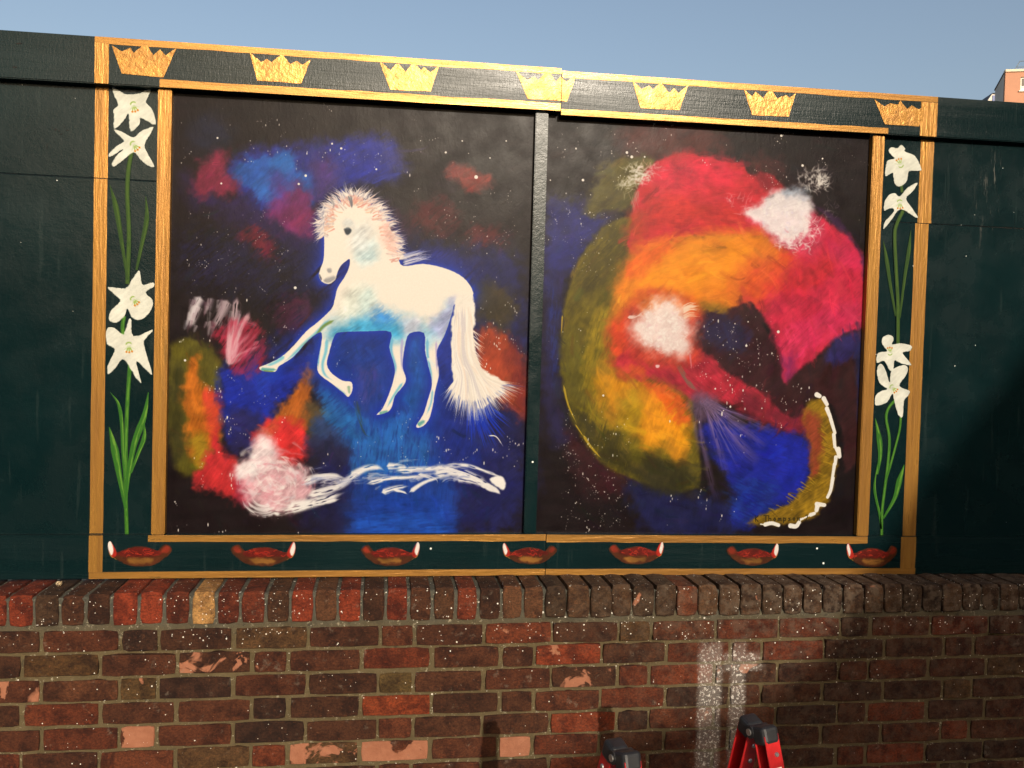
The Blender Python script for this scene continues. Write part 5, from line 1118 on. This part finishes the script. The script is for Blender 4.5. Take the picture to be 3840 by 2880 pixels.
for sx in (-1, 1):
    for front in (True, False):
        M, Lg = stile_M(sx, front)
        # channel section: web facing outwards, two flanges
        bm = bmesh.new(); t_ = .004; W2, D2 = .024, .021
        wx = sx*.019
        bm_box(bm, wx-t_/2, wx+t_/2, -D2, D2, .012, Lg-.01, .0012, M)
        bm_box(bm, min(wx, wx-sx*.040), max(wx, wx-sx*.040), -D2, -D2+t_, .013, Lg-.011, .0012, M)
        bm_box(bm, min(wx, wx-sx*.040), max(wx, wx-sx*.040), D2-t_, D2, .013, Lg-.011, .0012, M)
        st_ = lb('stile', bm, M_RED)
        bm = bmesh.new(); bm_box(bm, wx-.022 if sx > 0 else wx-.012, wx+.012 if sx > 0 else wx+.022, -.028, .028, -.001, .04, .004, M); lb('foot', bm, M_BLK)
        for zz in (.055, .10):
            bm = bmesh.new(); c0 = M @ Vector((wx, (-D2-.0005 if front else D2+.0005), Lg-zz)); 
            c0 = M @ Vector((wx+sx*.0022, 0.004, Lg-zz)); c1 = M @ Vector((wx+sx*.0052, 0.004, Lg-zz)); bm_cyl(bm, c0, c1, .0065, .005, 12); lb('rivet', bm, M_STEEL)
            c0 = M @ Vector((wx-sx*.014, -D2-.0002, Lg-zz)); c1 = M @ Vector((wx-sx*.014, -D2-.003, Lg-zz)); bm = bmesh.new(); bm_cyl(bm, c0, c1, .006, .0045, 12); lb('rivet', bm, M_STEEL)
        if front and sx > 0:
            # warning sticker on the street face of the stile
            bm = bmesh.new(); bm_box(bm, wx-.033, wx-.007, -D2-.0012, -D2-.0002, Lg-.20, Lg-.083, .0002, M); sk = lb('sticker', bm, M_STK)
            bm = bmesh.new(); tri = [M @ Vector((wx-.020+u*.0085, -D2-.0016, Lg-.101+v*.0085)) for u, v in ((-1, -.8), (1, -.8), (0, 1))]; bm.faces.new([bm.verts.new(q) for q in tri]); lb('warning_triangle', bm, M_BLKP, sk)
            bm = bmesh.new(); tri = [M @ Vector((wx-.020+u*.0060, -D2-.0019, Lg-.1015+v*.0062)) for u, v in ((-1, -.8), (1, -.8), (0, 1))]; bm.faces.new([bm.verts.new(q) for q in tri]); lb('warning_triangle', bm, M_YEL, sk)
            bm = bmesh.new(); ci = [M @ Vector((wx-.020+.0085*math.cos(a_), -D2-.0016, Lg-.130+.0115*math.sin(a_))) for a_ in np.linspace(0, 2*math.pi, 20)[:-1]]; bm.faces.new([bm.verts.new(q) for q in ci]); lb('round_sign', bm, M_BLUE, sk)
            bm = bmesh.new(); ci = [M @ Vector((wx-.020+r_*.006*math.cos(a_), -D2-.0019, Lg-.130+r_*.008*math.sin(a_))) for a_, r_ in zip(np.linspace(0, 2*math.pi, 12)[:-1], [.5, 1, .4, .9, .3, .8, .5, 1, .35, .8, .4])]; bm.faces.new([bm.verts.new(q) for q in ci]); lb('round_sign', bm, M_STK, sk)
    # hinge: two rounded black lobes meeting at the pivot
    for front in (True, False):
        s_ = -1 if front else 1
        M, Lg = stile_M(sx, front)
        bm = bmesh.new(); bm_box(bm, -.0245, .0245, -.0225, .0225, Lg-.034, Lg+.010, .011, M, 3); lb('hinge_cap', bm, M_BLK)
    bm = bmesh.new(); bm_cyl(bm, (sx*LW/2-.026, 0, HH-.008), (sx*LW/2+.026, 0, HH-.008), .015, .015, 18); lb('hinge_cap', bm, M_BLK)
    bm = bmesh.new(); bm_cyl(bm, (sx*LW/2-.029, 0, HH-.008), (sx*LW/2+.029, 0, HH-.008), .008, .008, 12); lb('rivet', bm, M_STEEL)
for k_ in range(1, 3):
    for front in (True, False):
        s_ = -1 if front else 1; zz = k_*.24
        yy = s_*(.024+math.tan(ANG)*(HH-zz)); hw = LW/2+.03*(1-zz/HH)-.012
        bm = bmesh.new()
        if front: bm_box(bm, -hw, hw, yy-.035, yy+.035, zz-.012, zz+.012, .003)
        else: bm_cyl(bm, (-hw, yy, zz), (hw, yy, zz), .013, .013, 12)
        lb('tread' if front else 'rung', bm, M_ALU)

# ------------------------------------------------------------------ snail shell on the coping
n = NT('snail shell'); p = n.pos(); M_SH = n.out(n.mix(n.step(n.noise(p, 260, 3), .4, .6), (.05, .03, .018, 1), (.55, .42, .24, 1)), .4)
sx_, sz_ = trace([(216, 2192)], .10)[0]
bm = bmesh.new(); N_, R_ = 60, 8
rings = []
for i in range(N_):
    t_ = i/(N_-1)*4.2*math.pi; rad = .0012*math.exp(.115*t_)*1.05; cx_ = rad*1.25*math.cos(t_); cz_ = rad*1.25*math.sin(t_); cy_ = .006*(1-i/(N_-1))
    rings.append([bm.verts.new((cx_+rad*math.cos(2*math.pi*j/R_)*math.cos(t_), cy_+rad*.9*math.sin(2*math.pi*j/R_), cz_+rad*math.cos(2*math.pi*j/R_)*math.sin(t_))) for j in range(R_)])
for i in range(N_-1):
    for j in range(R_): bm.faces.new((rings[i][j], rings[i][(j+1) % R_], rings[i+1][(j+1) % R_], rings[i+1][j]))
o = bm_obj('snail_shell', bm, M_SH, None, True); o.location = (sx_, .105, coptop(sx_)+.010); tag(o, 'tiny brown and cream snail shell on the brick coping', 'snail shell')

# ------------------------------------------------------------------ far flats above the hoarding
M_PEACH = simple('peach render', (.40, .20, .125), .85, 0, .06, .6, .2, 20); M_CREAM = simple('cream trim', (.56, .48, .36), .7, 0, .05, 1)
M_GREYW = simple('grey cladding', (.60, .56, .50), .7, 0, .08, .8); M_SLATE = simple('dark slate edge', (.05, .055, .075), .6, 0, .1, 2); M_UPVC = simple('white window frame', (.62, .59, .53), .5, 0, .03, 2)
M_RAILG = simple('galvanised rail', (.16, .19, .21), .5, .4, .1, 3); M_BLUEG = simple('blue cladding', (.11, .14, .30), .6, 0, .1, 1); M_ROOFG = simple('grey roof felt', (.16, .16, .16), .9, 0, .1, 1)
n = NT('window glass'); M_GLASS = n.out((.02, .022, .025, 1), .05, 0, None, .5)
TD = 70.0
def at(u, v, t): d = ((u-1920)/FPX)*AX[0]+((v-1440)/FPX)*AX[1]+AX[2]; return CAM+d*t
cor = at(3771, 270, TD); rot_ = -math.radians(20)
flats = empty('apartment_block', (cor[0], cor[1], GZ-.16), rot_)
tag(flats, 'peach rendered block of flats with cream parapet, roof railing and grey side, beyond the hoarding', 'building')
HT = cor[2]-(GZ-.16); pxm = TD*1.02/FPX        # metres per photo pixel out there
LX, DY = 16.0, 1.6
DR = .6
bm = bmesh.new(); prof = [(0, 0), (DY, 0), (DY, HT-DR-.55), (0, HT)]
# front wall with window openings, built as strips between them
wins = [(52*pxm, 52*pxm+1.35)] + [(52*pxm+3.1*i, 52*pxm+3.1*i+1.35) for i in range(1, 5)]
zrows = [HT-20*pxm-3.0*i for i in range(6)]; wh = 50*pxm
bm = bmesh.new()
xs = [0]+[q for w_ in wins for q in w_]+[LX]
for i in range(0, len(xs)-1, 2): bm_box(bm, xs[i], xs[i+1], 0, .3, 0, HT)
lb('wall', bm, M_PEACH, flats)
for (x0, x1) in wins:
    ztop = HT
    for zr in zrows:
        box('wall', x0, x1, .002, .3, zr, ztop, M_PEACH, flats); ztop = zr-wh
        f_ = box('window', x0, x1, .12, .2, zr-wh, zr, M_UPVC, flats)
        box('pane', x0+.12, x1-.12, .095, .118, zr-wh*.62, zr-.1, M_GLASS, f_); box('pane', x0+.12, x1-.12, .096, .118, zr-wh+.28, zr-wh*.62-.1, M_GREYW, f_)
        box('sill', x0-.12, x1+.12, -.12, .11, zr-wh-.08, zr-wh-.002, M_UPVC, f_)
    box('wall', x0, x1, .002, .3, 0, ztop, M_PEACH, flats)
box('roof', .31, LX, .302, 2.35, HT-.95, HT-.7, M_ROOFG, flats)
box('wall', .31, LX, 2.1, 2.39, HT-4.2, HT-.96, M_GREYW, flats); box('wall', .01, LX, .304, 9, 0, HT-4.3, M_GREYW, flats)
box('parapet', -.04, LX+.05, -.10, .34, HT-.02, HT+8.5*pxm, M_CREAM, flats, .02)
# sloping grey side wall: hangs back from the front corner
bm = bmesh.new(); S = [(0.302, HT-4.25), (2.4, HT-4.25), (2.4, HT-.70), (0.302, HT-.02)]
a = [bm.verts.new((.0, y_, z_)) for y_, z_ in S]; b = [bm.verts.new((.3, y_, z_)) for y_, z_ in S]; bm.faces.new(a); bm.faces.new(b[::-1])
for i in range(4): bm.faces.new((a[i], b[i], b[(i+1) % 4], a[(i+1) % 4]))
lb('wall', bm, M_GREYW, flats)
bm = bmesh.new(); S = [(0.302, HT-.018), (2.5, HT-.73), (2.5, HT-.64), (0.302, HT+.07)]
a = [bm.verts.new((-.05, y_, z_)) for y_, z_ in S]; b = [bm.verts.new((.32, y_, z_)) for y_, z_ in S]; bm.faces.new(a); bm.faces.new(b[::-1])
for i in range(4): bm.faces.new((a[i], b[i], b[(i+1) % 4], a[(i+1) % 4]))
lb('verge', bm, M_SLATE, flats)
zp = HT+8.5*pxm
for k_ in range(9):
    x_ = .75+k_*1.9; bm = bmesh.new()
    bm_cyl(bm, (x_-.02, .3, zp), (x_+.36 if k_ == 0 else x_, .34, zp+34*pxm), .03, .03, 8); lb('railing_post', bm, M_RAILG, flats)
for dz in (34, 13):
    bm = bmesh.new(); bm_cyl(bm, (.75+(.36 if dz == 34 else .14)+.0, .35, zp+dz*pxm), (LX, .35, zp+dz*pxm), .028, .028, 8); lb('rail', bm, M_RAILG, flats)
# small gabled block behind it
c2 = at(3720, 352, TD+14); g2 = empty('gabled_block', (c2[0], c2[1], GZ-.16), -math.radians(14))
tag(g2, 'small grey and blue gabled roof end peeping over the hoarding beside the peach flats', 'building')
H2 = c2[2]-(GZ-.16); p2 = (TD+14)/FPX
bm = bmesh.new(); S = [(-22*p2, 0), (40*p2, 0), (40*p2, H2), (0, H2), (-22*p2, H2-36*p2)]
a = [bm.verts.new((x_, 0, z_)) for x_, z_ in S]; b = [bm.verts.new((x_, 5, z_)) for x_, z_ in S]; bm.faces.new(a); bm.faces.new(b[::-1])
for i in range(5): bm.faces.new((a[i], b[i], b[(i+1) % 5], a[(i+1) % 5]))
lb('wall', bm, M_GREYW, g2)
box('panel', 1.5*p2, 38*p2, -.06, -.004, 2, H2-6*p2, M_BLUEG, g2)
bm = bmesh.new(); S = [(0, H2), (-24*p2, H2-39*p2), (-24*p2, H2-36*p2), (-.5*p2, H2+2*p2), (40*p2, H2+2*p2), (40*p2, H2+.01)]
a = [bm.verts.new((x_, -.15, z_+.01)) for x_, z_ in S]; b = [bm.verts.new((x_, 5.1, z_+.01)) for x_, z_ in S]; bm.faces.new(a); bm.faces.new(b[::-1])
for i in range(6): bm.faces.new((a[i], b[i], b[(i+1) % 6], a[(i+1) % 6]))
lb('roof', bm, M_SLATE, g2)
box('chimney', 5*p2, 13*p2, 1, 1.6, H2+.06, H2+6*p2, M_CREAM, g2)

# ------------------------------------------------------------------ houses across the street (they shade the wall and show in the gloss)
YB = -12.0
def back(x, z, y):      # slide a point of the wall's shade line up its sun ray to the house front
    t = (y-YB)/(-SUN[1]); return x+SUN[0]*t, z+SUN[2]*t
edge = [back(*q) for q in [(1.19, -.56, 0), (1.27, -.51, 0), (1.45, -.44, 0), (1.72, -.352, 0), (2.05, -.292, 0), (2.24, -.172, 0), (2.36, -.004, 0), (2.56, .17, .1), (2.74, .42, .17), (3.10, .862, .175)]]
M_HB = simple('house brick', (.20, .085, .05), .9, 0, .2, 5, .3, 60); M_TILE = simple('roof tile', (.13, .06, .045), .85, 0, .2, 6, .3, 40); M_DOOR = simple('door paint', (.02, .05, .09), .4)
def facade(root, x0, x1, zt, prof, depth):
    """front wall following prof (x,z list, left to right) and a body behind it"""
    z0 = GZ-.16; P_ = [(x0, z0), (x1, z0)]+[(x_, z_) for x_, z_ in prof[::-1]]
    bm = bmesh.new(); a = [bm.verts.new((x_-root.location.x, 0, z_-z0)) for x_, z_ in P_]; b = [bm.verts.new((x_-root.location.x, -depth, z_-z0)) for x_, z_ in P_]
    bm.faces.new(a); bm.faces.new(b[::-1])
    for i in range(len(P_)): bm.faces.new((a[i], b[i], b[(i+1) % len(P_)], a[(i+1) % len(P_)]))
    bm.normal_update(); bmesh.ops.triangulate(bm, faces=[f for f in bm.faces if len(f.verts) > 4])
    lb('wall', bm, M_HB, root)
    bm = bmesh.new()
    for (ax_, az_), (bx_, bz_) in zip(prof[:-1], prof[1:]):
        v_ = [bm.verts.new((x_-root.location.x, y_, z_-z0)) for x_, z_, y_ in ((ax_, az_+.004, .0), (bx_, bz_+.004, .0), (bx_, bz_+.004, -depth), (ax_, az_+.004, -depth))]; bm.faces.new(v_)
    lb('roof', bm, M_TILE, root)
def openings(root, xs_, zs_, door):
    for x_ in xs_:
        for z_ in zs_:
            f_ = box('window', x_-.5, x_+.5, .002, .05, z_, z_+1.1, M_UPVC, root); box('pane', x_-.43, x_+.43, .052, .06, z_+.08, z_+1.02, M_GLASS, f_)
    if door is not None:
        d_ = box('door', door-.45, door+.45, .002, .06, .16, 2.2, M_DOOR, root); box('handle', door+.3, door+.36, .062, .1, 1.1, 1.25, M_STEEL, d_)
h1 = empty('house', (edge[5][0], YB, GZ-.16)); tag(h1, 'brick house with a steep tiled gable facing the wall from across the street', 'house')
ex, ez = edge[-1]; slope = (edge[-1][1]-edge[6][1])/(edge[-1][0]-edge[6][0]); rx = ex+4.5
prof = edge+[(rx, ez+slope*4.5), (rx+22, ez+slope*4.5)]
facade(h1, edge[0][0], rx+22, 0, [(edge[0][0], edge[0][1])]+prof[1:], 8.0)
openings(h1, [2.0, 4.6, 6.6], [1.0], 3.3)
h2 = empty('house', (-6.0, YB, GZ-.16)); tag(h2, 'low brick house with a flat parapet across the street, beside the flat roofed block', 'house')
facade(h2, -9.5, -2.6, 0, [(-9.5, 3.15), (-2.6, 3.15)], 7.0); openings(h2, [-2.4, .2, 2.6], [1.0], -1.1)
added_house = empty('house', (-19.0, YB, GZ-.16)); tag(added_house, 'unseen tall two storey brick house, added across the street to block sky light', 'house')
facade(added_house, -32.0, -9.55, 0, [(-32.0, 6.4), (-9.55, 6.4)], 8.0); openings(added_house, [-9.0, -4.5, 0, 4.5, 8.0], [1.0, 4.1], 2.2)  # added out of view, tall enough to hold sky light off the wall
o = box('added_garage', -2.55, edge[0][0]-.02, YB-5, YB, GZ-.16, 2.9, M_HB); tag(o, 'unseen flat roofed brick block, added between two houses to block sky light', 'added_garage')  # added out of view to fill the gap, so less sky reaches the wall
